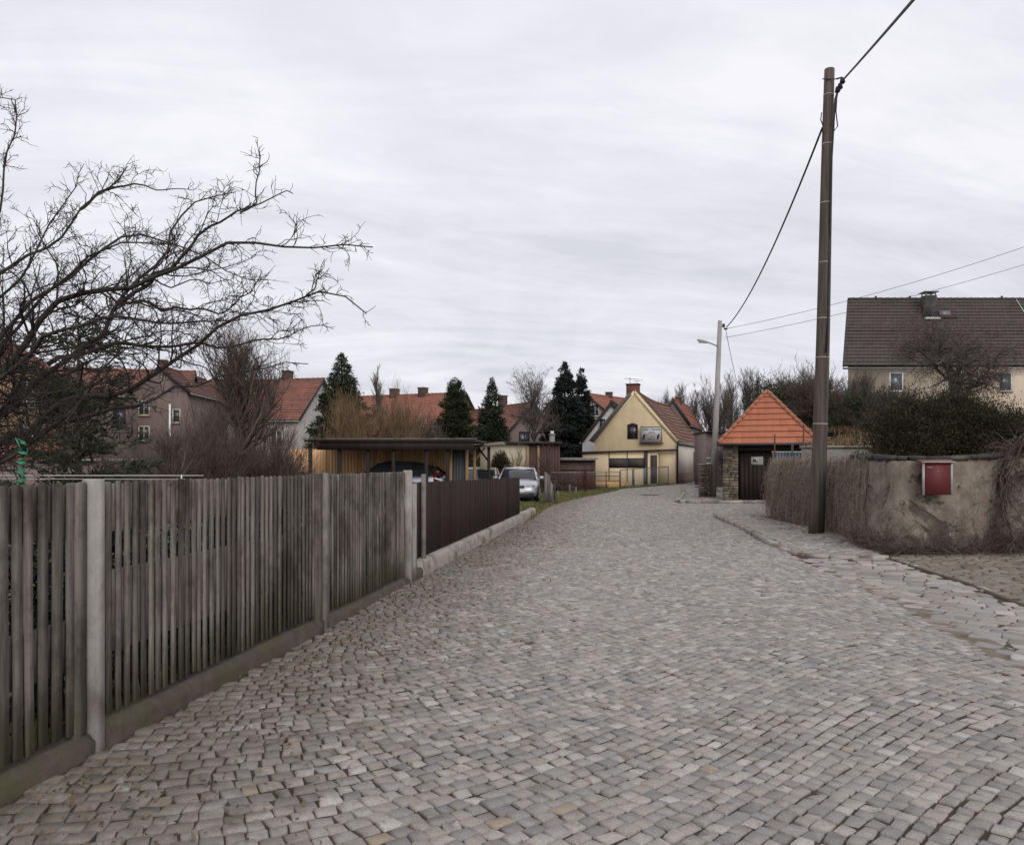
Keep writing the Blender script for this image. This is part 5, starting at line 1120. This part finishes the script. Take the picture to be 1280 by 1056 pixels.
m.tube([P[3], P[3] + np.array([.05, 0, .02]), P[5] + np.array([.03, 0, 0]), P[6]], .005, 5); m.tube([P[0], P[0] + np.array([-.04, 0, .02]), P[2]], .005, 5)
m.build('ribbon_strand', mat('green_plastic', (.06, .22, .13), (.04, .16, .10), 6, .4, 0), gr, world=True)

# ---------------------------------------------------------------- left garden
def at(px, Y): return ((px - 640) * Y / 1000, Y, 0)
conifer('pine_tree', 'dark green ragged pine behind the branches of the fruit tree', at(98, 15), 4.4, 1.05, 95, 70, 'needle', 31, base=.02, pw=.42, droop=.1, ln=.24, wd=.035, ragged=.4, upb=.35)
bare_tree('bare_tree', 'many-stemmed leafless tree with upright shoots behind the picket fence', at(300, 27), 6.0, 1.05, .17, (30, 260, 1500, 3600), up=.38, seed=41, trunk_h=.28, mat_='bark_brown', tw='twig_brown', wob=.12, ang=.62, tr=.0055)
bare_tree('bare_tree', 'small leafless tree with a bent dark trunk left of the many-stemmed one', at(232, 22), 2.6, 1.1, .10, (16, 140, 900), up=.3, seed=42, trunk_h=.3, lean_=(-.5, .2), mat_='bark', tr=.005)
for i, (px, Y, sx, sz, lab) in enumerate(((255, 26, 1.7, 3.3, 'dense brown leafless shrub directly left of the many-stemmed tree'), (345, 27, 1.5, 2.9, 'dense brown leafless shrub right of the many-stemmed tree'), (205, 30, 1.6, 2.2, 'brown leafless shrub in front of the brown-grey gabled wing'), (150, 24, 1.2, 1.9, 'brown twiggy shrub at the foot of the ragged pine'), (300, 31, 2.6, 4.0, 'tall brown leafless shrub filling the gap behind the many-stemmed tree'))):
    twig_bush('leafless_shrub', lab, at(px, Y), (sx, 1.1, sz), 80, 1300, 3000, 'twig_brown', 50 + i, r=.02, tr=.0055, group='leafless shrubs in the garden behind the fence')
leafy_bush('dark_bush', 'dark green low bush at the left end of the orange carport wall', at(352, 30), (1.0, .8, 1.4), 34, 220, 'needle', 60)
leafy_bush('dark_bush', 'dark green bush under the fruit tree near the left edge', at(112, 19), (.9, .8, 1.6), 26, 220, 'ivy', 61)
conifer('conifer', 'tall dark conifer right of the pale grey gable', at(427, 45), 7.75, 2.05, 520, 160, 'needle', 32, base=.02, pw=.70, droop=.35, ln=.24, wd=.07, ragged=.3)
for i, (px, Y, sx, sz, lab) in enumerate(((436, 40, 1.5, 4.6, 'light brown willow shrub in front of the tall conifer'), (492, 41, 2.0, 4.9, 'light brown willow shrub over the middle of the carport roof'), (528, 42, 1.3, 3.8, 'light brown willow shrub beside the dark thuja'))):
    twig_bush('willow_shrub', lab, at(px, Y), (sx, 1.4, sz), 110, 2400, 4600, 'twig_tan' if i == 0 else 'twig_brown' if i == 2 else 'twig_tan', 70 + i, r=.018, tr=.0075, group='light brown willow shrubs behind the carport', up=.4)
M['twig_tan'] 
bare_tree('bare_tree', 'small leafless tree showing above the light brown shrubs by the tall conifer', at(473, 58), 8.4, .55, .12, (16, 120, 700, 1400), up=.8, seed=43, trunk_h=.45, tw='twig_grey', ang=.4, tr=.009)
conifer('thuja', 'slim dark thuja in front of the sand-coloured gable', at(569, 44), 6.25, 1.25, 400, 140, 'thuja', 33, base=.0, pw=.62, droop=.05, ln=.2, wd=.06, ragged=.2, upb=.7)
conifer('spruce', 'young spruce with pointed top between the thuja and the brown gable', at(615, 47), 6.6, 1.35, 330, 130, 'needle', 34, base=.05, pw=.8, droop=.3, ln=.24, wd=.07, ragged=.35)
bare_tree('bare_tree', 'tall leafless street tree with rounded crown left of the two spruces', at(668, 53), 6.7, 1.0, .16, (18, 150, 900, 2200), up=.2, seed=44, trunk_h=.42, tw='twig_grey', mat_='bark_brown', tr=.008, wob=.2)
conifer('spruce', 'taller blackish spruce of the pair left of the yellow shop', at(706, 57), 8.85, 2.3, 480, 190, 'needle_black', 35, base=.02, pw=.78, droop=.45, ln=.3, wd=.10, ragged=.3, group='pair of blackish spruces')
conifer('spruce', 'slimmer right-hand spruce of the pair left of the yellow shop', at(727, 58.5), 8.6, 1.35, 340, 150, 'needle_black', 36, base=.02, pw=.75, droop=.45, ln=.3, wd=.10, ragged=.35, group='pair of blackish spruces')
conifer('thuja', 'small brownish cone-shaped thuja beside the pale timber carport', at(626, 37.5), 2.15, .62, 130, 110, 'brown_thuja', 37, base=.0, pw=.6, droop=.0, ln=.13, wd=.035, ragged=.12, upb=.8)
twig_bush('leafless_shrub', 'leafless shrub with fanned tan stems against the cream shed wall', at(648, 42), (.75, .6, 2.35), 34, 260, 500, 'twig_tan', 75, r=.018, up=.3, tr=.006)
twig_bush('leafless_shrub', 'reddish leafless shrub among the boards left of the brick shed', at(682, 43), (.7, .5, 2.6), 30, 260, 500, 'twig_brown', 76, r=.016, up=.4, tr=.006)
twig_bush('leafless_shrub', 'small reddish twiggy plant by the pipe railing at the shop corner', at(732, 44.5), (.35, .3, 1.5), 16, 120, 200, 'rust', 77, r=.014, up=.5, tr=.005)
twig_bush('leafless_shrub', 'low tangle of dark brown twigs in front of the brick shed', at(708, 44.5), (1.1, .5, 1.0), 40, 500, 900, 'twig_brown', 78, r=.014, up=.2, tr=.006)
for i, (px, Y, h_) in enumerate(((720, 39, .42), (697, 36.5, .35), (712, 41, .5))):
    o = MB(); o.box((0, 0, h_ / 2 - .05), (.09, .09, h_ + .1), taper=.9); q = o.build('verge_post', M['stone_rnd'], None); q.location = at(px, Y); tag(q, ('short stone marker post on the grass verge nearest the yellow shop', 'short stone marker post on the grass verge nearest the silver car', 'tallest short stone marker post in the middle of the grass verge')[(0, 1, 2)[i]], 'post', 'stone marker posts on the grass verge')

# added dark leaf row behind the pickets, put in to make the gaps dark
def lowrow(label, ya, yb, off, h, seed):
    rg = np.random.default_rng(seed); root = T('added_gap_foliage', label, 'hedge', FL((ya + yb) / 2, off, 0)); cl = int((yb - ya) * 42)
    Yc = rg.uniform(ya, yb, cl); oc = off + np.abs(rg.normal(0, .15, cl)); zc = rg.random(cl) * h; C = np.column_stack([-2.872 + .148 * Yc - oc * .9892, Yc + oc * .1464, zc])
    ii = np.repeat(np.arange(cl), 90); c = C[ii] + np.clip(rg.normal(0, .09, (len(ii), 3)), -.2, .2); c[:, 2] = np.abs(c[:, 2]); V, F = sprays(c, rg.normal(0, 1, c.shape) + np.array([0, 0, .6]), .06, .03, rg, 0, .5)
    f = Soup(); f.add(V, F, np.clip(rg.normal(.4, .2, len(ii)), 0, 1)); f.build('foliage', M['needle_black'], root, world=True)
    b = C.copy(); b[:, 2] = -.05; s = Soup(); s.tubes(np.stack([b, (b + C) / 2 + rg.normal(0, .03, C.shape), C], 1), np.tile([.008, .006, .003], (cl, 1)), 3); s.build('stems', M['bark_brown'], root, world=True)
lowrow('added low leaf row darkening the gaps in the second and third bays of the picket fence', 4.5, 10.4, .55, 1.1, 201)
lowrow('added low leaf row darkening the gaps in the nearest bay of the picket fence', 1.4, 4.2, .6, .9, 202)

# ---------------------------------------------------------------- behind the shop and on the slope
for i, (px, Y, h_, sp_, z0) in enumerate(((848, 78, 9.2, .8, 0), (868, 74, 8.8, .7, 0), (888, 70, 9.0, .75, 0), (912, 66, 8.6, .8, .5), (935, 62, 7.8, .9, 1), (830, 86, 8.6, .9, 0), (900, 60, 6.8, .9, 0))):
    x, y, z = at(px, Y); bare_tree('bare_tree', ('slim leafless tree directly above the orange-red roof', 'leafless tree just left of the lamp post top', 'leafless tree just behind the lamp post', 'leafless tree right of the lamp post', 'leafless tree left of the shed roof peak', 'leafless tree behind the ridge of the shop roof', 'low leafless tree filling the gap behind the lamp post')[i], (x, y, z0), h_, sp_, .15, (18, 150, 900, 1700), up=.7, seed=80 + i, trunk_h=.3, tw='twig_grey', ang=.45, tr=.009, group='leafless trees behind the shop and lamp post')
def zs_(x, y): return float(zr(x, y)) - .1
for i, (px, Y, sx, sz, mt, lab) in enumerate(((985, 42, 2.3, 2.7, 'ivy', 'ivy-covered bush right behind the peak of the orange shed roof'), (958, 44, 1.3, 2.5, 'ivy', 'dark evergreen bush left of the orange shed roof peak'), (1045, 40, 1.5, 2.1, 'ivy', 'evergreen bush behind the wooden pole'), (1080, 36, 1.2, 1.7, 'thuja', 'green bush below the corner of the dark-roofed house'))):
    x, y, z = at(px, Y); leafy_bush('evergreen_bush', lab, (x, y, zs_(x, y)), (sx, 1.6, sz), 46, 170, mt, 90 + i, ln=.12, wd=.055, cl=.5, group='evergreen bushes on the slope behind the shed')
for i, (px, Y, sx, sz, lab) in enumerate(((925, 40, 1.4, 3.4, 'grey-brown leafless thicket left of the orange shed roof'), (1000, 46, 2.8, 3.3, 'arching leafless thicket rising behind the orange shed roof'), (1026, 39, 1.6, 2.9, 'leafless thicket between the shed and the wooden pole'), (1075, 46, 1.4, 3.2, 'leafless shrub at the corner of the dark-roofed house'), (1120, 33, 1.8, 1.9, 'brown leafless shrub in front of the house window'))):
    x, y, z = at(px, Y); zb = 0 if i == 0 else zs_(x, y); twig_bush('leafless_thicket', lab, (x, y, zb), (sx, 1.4, sz), 100, 1800, 4200, 'twig_grey' if i != 2 else 'twig_brown', 100 + i, r=.022, tr=.008 if i != 1 else .009, arch=.25, group='leafless thickets on the slope')
# hedge above the wall
def hedge(name, label, p0, p1, dep, hf, n, mt, seed, ln=.065, wd=.022):
    rg = np.random.default_rng(seed); root = T(name, label, 'hedge', ((p0[0] + p1[0]) / 2, (p0[1] + p1[1]) / 2, p0[2])); cl = 240
    t = rg.random(cl); h_ = hf(t); v_ = rg.random(cl) ** .6; a = rg.uniform(-1, 1, cl)
    C = np.column_stack([p0[0] + (p1[0] - p0[0]) * t, p0[1] + (p1[1] - p0[1]) * t + a * dep * np.sqrt(1 - v_ ** 3), p0[2] + v_ * h_]); C += rg.normal(0, .08, C.shape)
    s0 = np.column_stack([C[:, 0] + rg.normal(0, .25, cl), np.interp(t, [0, 1], [p0[1], p1[1]]), np.full(cl, p0[2] - .1)]); st = Soup(); mid = (s0 + C) / 2 + rg.normal(0, .06, (cl, 3))
    st.tubes(np.stack([s0, mid, C], 1), np.tile([.025, .017, .006], (cl, 1)), 4); P, Q = spawn(np.stack([s0, mid, C], 1), np.tile([.018, .012, .006], (cl, 1)), 1500, 4, (.2, .6), .6, .35, .15, .6, .3, 1, .3, rg); st.tubes(P, Q, 3); st.build('stems', M['bark_brown'], root, world=True)
    ii = np.repeat(np.arange(cl), n // cl); k = len(ii); off = rg.normal(0, 1, (k, 3)) * np.array([.19, .17, .17]) * rg.uniform(.5, 1.5, (cl, 1))[ii]; c = C[ii] + off; c[:, 2] = np.maximum(c[:, 2], p0[2])
    V, F = sprays(c, nrmz(off) + np.array([0, -.1, .55]), ln, wd, rg, 0, .45); f = Soup(); f.add(V, F, np.clip(rg.normal(.38, .2, k) + .35 * (rg.random(cl)[ii] - .5), 0, 1)); f.build('foliage', M[mt], root, world=True); return root
hedge('hedge', 'wide dark green clipped hedge on top of the wall behind the red letter box', (8.15, 17.6, 1.60), (11.75, 18.5, 1.70), .75, lambda t: .72 + .55 * np.sin(PI * np.clip(t * .9 + .08, 0, 1)) + .10 * np.sin(t * 17), 110000, 'hedge', 110)
leafy_bush('brown_conifer_bush', 'brown-tipped dark bush at the right end of the hedge', (12.9, 18.3, 1.5), (1.0, .8, 1.5), 50, 260, 'brown_thuja', 62)
# knotty tree before the dark-roofed house
gt_ = bare_tree('fruit_tree', 'wide gnarled leafless fruit tree in front of the dark-roofed house', (16.2, 29.5, zs_(16.2, 29.5)), 4.4, 1.3, .17, (22, 200, 1300, 4200), up=.03, seed=120, trunk_h=.42, mat_='bark', tw='twig_grey', wob=.3, ang=1.0, tr=.006)
# grass tufts on the slope
n = 7000; yy = R.uniform(23, 44, n); xx = wall_xl(yy) + R.random(n) * 9 + .4
blades('dry_grass', np.column_stack([xx, yy]), .28, M['leaf_litter'], z=zr(xx, yy) - .02, wid=.02)

# ---------------------------------------------------------------- dry climber over the wall's left part
VR = np.random.default_rng(77)
vn = T('climbing_plant', 'dense curtain of dry tan climber stems covering the left part of the wall', 'climbing plant', (6.9, 18.5, 0))
kmax = int(np.argmin(np.abs(Q[:110, 1] - 14.6))) if False else 104
n = 2300; kk = VR.integers(0, 102, n); kk = np.where(VR.random(n) < .62, (kk * .70).astype(int), np.minimum(kk + 14, 118)); top = hts[kk] + VR.uniform(-.25, .10, n); bot = np.where(VR.random(n) < .6, VR.uniform(-.02, .5, n), VR.uniform(.3, 1.1, n)); m_ = 8
dn = (VR.gamma(1.6, .03, n) + .04) * np.interp(kk, [0, 60, 100], [1.3, 1.0, .6]); tt = np.linspace(0, 1, m_)[None]
z = top[:, None] * (1 - tt) + bot[:, None] * tt; sx_ = np.cumsum(VR.normal(0, .034, (n, m_)), 1); P = np.empty((n, m_, 3)); Tg = np.gradient(Q, axis=0); Tg = nrmz(Tg)
P[:, :, :2] = Q[kk][:, None] + N[kk][:, None] * (dn[:, None] * (.25 + 1.1 * np.sin(np.clip(tt * 1.3 + .2, 0, PI))) + VR.normal(0, .008, (n, m_)))[..., None] + Tg[kk][:, None] * sx_[..., None]; P[:, :, 2] = z
s = Soup(); s.tubes(P, VR.uniform(.0018, .0052, (n, 1)) * np.linspace(1, .5, m_)[None], 3, VR.random(n)); 
P2, Q2 = spawn(P, np.full((n, m_), .003), 7000, 5, (.08, .4), 1.1, -.05, .4, .8, 0, 1, .5, VR, .1, .0022); s.tubes(P2, Q2, 3, VR.random(len(P2))); s.build('stems', M['vine'], vn, world=True)
V, F = sprays(P2[VR.integers(0, len(P2), 2600), 3], np.tile([[-.5, -.3, -.6]], (2600, 1)), .05, .025, VR, .3, .8); f = Soup(); f.add(V, F, VR.random(2600)); f.build('dead_leaves', M['leaf_litter'], vn, world=True)
# tangle of bramble along the foot of the wall and up at the right edge
bb = T('bramble', 'low tangle of bare purplish-brown bramble along the foot of the wall under the letter box', 'bramble', (8.2, 13.7, 0))
def tangle(root, k0, k1, n, hmax, dmax, rr, mt, seed, lab='canes'):
    rg = np.random.default_rng(seed); kk = rg.integers(k0, k1, n); m_ = 9; st = Q[kk] + N[kk] * rg.uniform(.03, dmax * .5, (n, 1)); P = np.empty((n, m_, 3)); P[:, 0, :2] = st; P[:, 0, 2] = rg.uniform(-.02, .1, n)
    d = nrmz(np.column_stack([Tg[kk] * rg.normal(0, 1, (n, 1)) + N[kk] * rg.uniform(-.1, .35, (n, 1)), rg.uniform(.1, 1.1, n)])); hl = hmax[kk] if hasattr(hmax, '__len__') else hmax
    for j in range(1, m_):
        P[:, j] = P[:, j - 1] + d * rg.uniform(.05, .14, (n, 1)) * (.4 + hl[:, None] if hasattr(hl, '__len__') else 1); d = nrmz(d + rg.normal(0, .22, (n, 3)) - np.array([0, 0, .17])); P[:, j, 2] = np.maximum(P[:, j, 2], .0)
    s = Soup(); s.tubes(P, rg.uniform(*rr, (n, 1)) * np.linspace(1, .4, m_)[None], 3, rg.random(n)); P2, Q2 = spawn(P, np.full((n, m_), rr[0]), n * 3, 4, (.05, .22), .8, .1, .25, .8, .1, 1, .5, rg, .1, .002); s.tubes(P2, Q2, 3, rg.random(len(P2))); return s.build(lab, M[mt], root, world=True)
M['bramble'] = mat('bramble_canes', (.15, .115, .10), (.08, .058, .052), 3, .9, 0, rnd=.5)
hm = np.interp(np.arange(240), [100, 120, 150, 172, 190, 239], [.25, .4, .45, .7, 1.3, 1.8])
tangle(bb, 108, 190, 620, hm, .35, (.003, .007), 'bramble', 5)
b2 = T('bramble', 'tall thicket of bare purplish bramble climbing the wall at the right edge', 'bramble', (9.6, 14.3, 0)); tangle(b2, 178, 235, 560, hm, .55, (.003, .008), 'bramble', 6)
vt = T('vine_stump', 'thick grey gnarled climber trunk and hanging shoots over the wall at the right edge', 'climbing plant', (9.4, 14.3, 0))
rg = np.random.default_rng(9); Y = 14.0
TR_ = [resample([W(1320, Y, 600), W(1290, Y, 590), W(1265, Y, 600), W(1255, Y, 620), W(1245, Y, 640)], 12), resample([W(1330, Y, 530), W(1290, Y, 545), W(1275, Y, 570), W(1262, Y, 590), W(1250, Y, 612)], 12), resample([W(1320, Y, 560), W(1285, Y, 555), W(1262, Y, 580), W(1252, Y, 610), W(1262, Y, 680)], 12), resample([W(1350, Y, 520), W(1310, Y, 520), W(1288, Y, 535), W(1268, Y, 548)], 12)]
P = np.array(TR_) + np.array([0, 0, 0]); P[:, :, 1] += np.linspace(.35, -.12, 12)[None]; Qr = np.array([.035, .03, .045, .02])[:, None] * np.linspace(1, .45, 12)[None]
s = Soup(); s.tubes(P, Qr, 6); s.build('trunk', M['bark_brown'], vt, world=True); P1, Q1 = spawn(P, Qr, 110, 8, (.25, .9), .7, -.12, .22, .35, .1, 1, .4, rg, .2, .004); s = Soup(); s.tubes(P1, Q1, 4, rg.random(110)); P2, Q2 = spawn(P1, Q1, 900, 5, (.15, .5), .7, -.1, .25, .6, .1, 1, .4, rg, .2, .0025); s.tubes(P2, Q2, 3, rg.random(900)); s.build('shoots', M['bramble'], vt, world=True)
# ================================================================ cars
def paint(name, c, met=.5):
    m = NT(name); m.set(Base_Color=c, Roughness=.33, Metallic=met); m.b.inputs['Coat Weight'].default_value = .5; m.b.inputs['Coat Roughness'].default_value = .08; return m.m
M['silver'] = paint('silver_paint', (.42, .43, .45)); M['lilac'] = paint('pale_silver_paint', (.40, .40, .46)); M['beige'] = paint('beige_paint', (.40, .36, .30), .2)
M['cglass'] = mat('car_glass', (.03, .035, .04), (.02, .022, .026), 2, .06, 0, spec=.8); M['chrome'] = mat('chrome', (.55, .55, .56), None, 4, .18, 0, metal=1)
M['head'] = mat('headlight_glass', (.30, .32, .34), (.10, .105, .11), 16, .12, 0, spec=.7); M['tail'] = mat('tail_light_red', (.28, .012, .015), (.2, .01, .012), 9, .2, 0, spec=.6); M['plastic'] = mat('grey_bumper', (.10, .10, .105), None, 8, .5, 0)
def car(label, loc, rz, body, L=4.5, Wd=1.76, H=1.45, tail='estate', roofm=None, rails=True):
    """front faces local -y"""
    root = T('parked_car', label, 'car', loc, rz); hw = Wd / 2
    # lower body: stations along y: (y, half width, lower z, belt z, centre z)
    S = [(-L / 2, .62, .34, .52, .56), (-L / 2 + .06, .78, .22, .64, .69), (-L / 2 + .3, .90, .20, .75, .80), (-L / 2 + .75, .975, .19, .84, .90), (-L / 2 + 1.18, 1, .19, .91, .97), (-.2, 1, .19, .93, .96), (L / 2 - 1.1, 1, .19, .96, .98), (L / 2 - .35, .96, .2, .98, 1.0), (L / 2 - .06, .88, .24, .93, .97), (L / 2, .74, .36, .84, .86)]
    V = []
    for y, w_, zl, zb, zc in S:
        w_ *= hw
        pr = [(w_ * .80, zl), (w_ * .97, zl + .10), (w_, zl + (zb - zl) * .5), (w_ * .985, zb - .07), (w_ * .90, zb), (w_ * .5, zc - .01), (0, zc)]
        V += [(x, y, z) for x, z in pr] + [(-x, y, z) for x, z in pr[-2::-1]]
    n = 13; F = [(q * n + i, q * n + i + 1, q * n + n + i + 1, q * n + n + i) for q in range(len(S) - 1) for i in range(n - 1)] + [(q * n + n - 1, q * n, q * n + n, q * n + 2 * n - 1) for q in range(len(S) - 1)] + [tuple(range(n)), tuple(range((len(S) - 1) * n, len(S) * n))[::-1]]
    m = MB(); m.poly(V, F); bd = m.build('body', M[body], root, smooth=True)
    # greenhouse
    rt = {'estate': [(-L / 2 + 1.12, .94, .90), (-L / 2 + 1.85, H - .06, .74), (-.1, H, .735), (L / 2 - 1.0, H - .03, .72), (L / 2 - .45, H - .13, .69), (L / 2 - .12, .98, .84)], 'hatch': [(-L / 2 + .95, .94, .90), (-L / 2 + 1.75, H - .09, .74), (-.1, H, .735), (L / 2 - 1.2, H - .05, .71), (L / 2 - .55, H - .22, .67), (L / 2 - .12, .98, .84)]}[tail]
    V = []
    for y, z, k in rt:
        kb = .90; zb = .93; V += [(-hw * kb, y if z > 1.2 else y, zb), (-hw * k * 1.0, y, z - .03), (-hw * k * .9, y, z), (0, y, z + .035), (hw * k * .9, y, z), (hw * k, y, z - .03), (hw * kb, y, zb)]
    n = 7; q_ = len(rt); F = [(q * n + i, q * n + i + 1, q * n + n + i + 1, q * n + n + i) for q in range(q_ - 1) for i in range(n - 1)] + [tuple(range(n)), tuple(range((q_ - 1) * n, q_ * n))[::-1]]
    m = MB(); m.poly(V, F); gh = m.build('windows', M['cglass'], root, smooth=False)
    m = MB(); th = .022   # roof skin and pillars, proud of the glass
    for a, b_ in zip(rt[1:-2], rt[2:-1]):
        A_ = [(-hw * a[2] * .97, a[0], a[1] + .0), (0, a[0], a[1] + .05), (hw * a[2] * .97, a[0], a[1])]; B_ = [(-hw * b_[2] * .97, b_[0], b_[1]), (0, b_[0], b_[1] + .05), (hw * b_[2] * .97, b_[0], b_[1])]
        m.poly([*A_, *B_], [(0, 1, 4, 3), (1, 2, 5, 4)])
        for s in (-1, 1): m.bar((s * hw * a[2] * 1.0, a[0], a[1] - .03), (s * hw * b_[2] * 1.0, b_[0], b_[1] - .03), .05, .07)
    for s in (-1, 1):
        m.bar((s * hw * .905, rt[0][0], .93), (s * hw * .745, rt[1][0], rt[1][1] - .02), .055, .05)
        m.bar((s * hw * .86, rt[-1][0], .95), (s * hw * rt[-2][2], rt[-2][0], rt[-2][1] - .02), .12, .10)
        for y in (-.15, L / 2 - 1.15): m.bar((s * hw * .915, y, .93), (s * hw * .735, y + .05, H - .04), .06, .03)
    m.bar((-hw * .72, rt[1][0], rt[1][1] + .01), (hw * .72, rt[1][0], rt[1][1] + .01), .08, .05); m.bar((-hw * .66, rt[-2][0], rt[-2][1] + .01), (hw * .66, rt[-2][0], rt[-2][1] + .01), .08, .05)
    m.build('roof', M[roofm or body], root)
    if rails:
        for s in (-1, 1): m = MB(); m.tube([(s * hw * .66, -.7, H + .0), (s * hw * .66, -.6, H + .06), (s * hw * .64, L / 2 - 1.1, H + .04), (s * hw * .63, L / 2 - .95, H - .02)], .018, 6); m.build('roof_rail', M['plastic'], root)
    for sx in (-1, 1):
        for y in (-L / 2 + .85, L / 2 - .85):
            x = sx * (hw - .10); m = MB(); m.tube([(x - .10, y, .31), (x - .09, y, .31), (x + .09, y, .31), (x + .10, y, .31)], [.29, .315, .315, .29], 24); wh = m.build('tyre', M['black'], root)
            m = MB(); xo = sx * (hw + .006); m.tube([(xo - sx * .02, y, .31), (xo, y, .31)], [.21, .20], 20); [m.bar((xo + sx * .004, y, .31), (xo + sx * .004, y + .18 * math.cos(a), .31 + .18 * math.sin(a)), .03, .012) for a in np.arange(5) * 2 * PI / 5]; m.build('rim', M['grey_metal'], wh)
            m = MB(); m.tube([(sx * (hw - .03), y, .34), (sx * (hw + .004), y, .34)], [.36, .355], 22); m.build('wheel_arch', M['black'], root)
    yf = -L / 2
    for s in (-1, 1):
        m = MB(); m.poly([(s * hw * .40, yf + .03, .60), (s * hw * .80, yf + .10, .62), (s * hw * .84, yf + .16, .74), (s * hw * .42, yf + .075, .70), (s * hw * .40, yf + .2, .60), (s * hw * .80, yf + .3, .62), (s * hw * .84, yf + .34, .74), (s * hw * .42, yf + .24, .70)], [(0, 1, 2, 3), (7, 6, 5, 4), (0, 4, 5, 1), (1, 5, 6, 2), (2, 6, 7, 3), (3, 7, 4, 0)]); m.build('headlight', M['head'], root)
        yr = L / 2; m = MB(); m.poly([(s * hw * .60, yr + .0, .80), (s * hw * .90, yr - .13, .80), (s * hw * .80, yr - .20, 1.14), (s * hw * .66, yr - .14, 1.14), (s * hw * .6, yr - .3, .80), (s * hw * 1.005, yr - .36, .80), (s * hw * .84, yr - .40, 1.14), (s * hw * .66, yr - .35, 1.14)], [(0, 1, 2, 3), (7, 6, 5, 4), (0, 4, 5, 1), (1, 5, 6, 2), (2, 6, 7, 3), (3, 7, 4, 0)]); m.build('tail_light', M['tail'], root)
        m = MB(); m.box((s * (hw + .09), -L / 2 + 1.48, 1.0), (.20, .10, .13), ch=.02); m.build('wing_mirror', M[body], root)
    m = MB(); m.box((0, yf + .035, .65), (hw * .72, .06, .12), ch=.01); gr = m.build('grille', M['black'], root)
    m = MB(); [m.bar((-hw * .35, yf + .0, .61 + k * .03), (hw * .35, yf + .0, .61 + k * .03), .012, .008) for k in range(4)]; m.build('grille_bar', M['chrome'], gr)
    m = MB(); m.box((0, yf + .06, .45), (Wd * .82, .17, .15), ch=.03); bm_ = m.build('front_bumper', M[body], root)
    m = MB(); m.box((0, yf + .04, .28), (Wd * .80, .16, .17), ch=.02); m.build('air_intake', M['black'], root)
    m = MB(); m.box((0, yf - .032, .47), (.52, .012, .11)); m.build('number_plate', M['white'], bm_)
    m = MB(); m.box((0, L / 2 - .03, .48), (Wd * .84, .18, .26), ch=.03); rb = m.build('rear_bumper', M[body], root)
    m = MB(); m.box((0, L / 2 + .005, .78), (.52, .014, .11)); m.build('number_plate', M['white'], rb)
    return root
car('silver estate car parked facing the street at the end of the brown board fence', (.30, 34.4, -.02), math.radians(-3), 'silver', 4.5, 1.76, 1.41)
car('pale silver hatchback with dark windows and red tail lights parked under the carport', (-4.6, 30.9, .12), math.radians(-97), 'lilac', 4.3, 1.74, 1.52, 'hatch', roofm='black', rails=False)
car('beige car facing the street half hidden behind the board fence under the small timber carport', (-1.35, 35.4, -.02), math.radians(-4), 'beige', 4.0, 1.66, 1.42, 'hatch', rails=False)
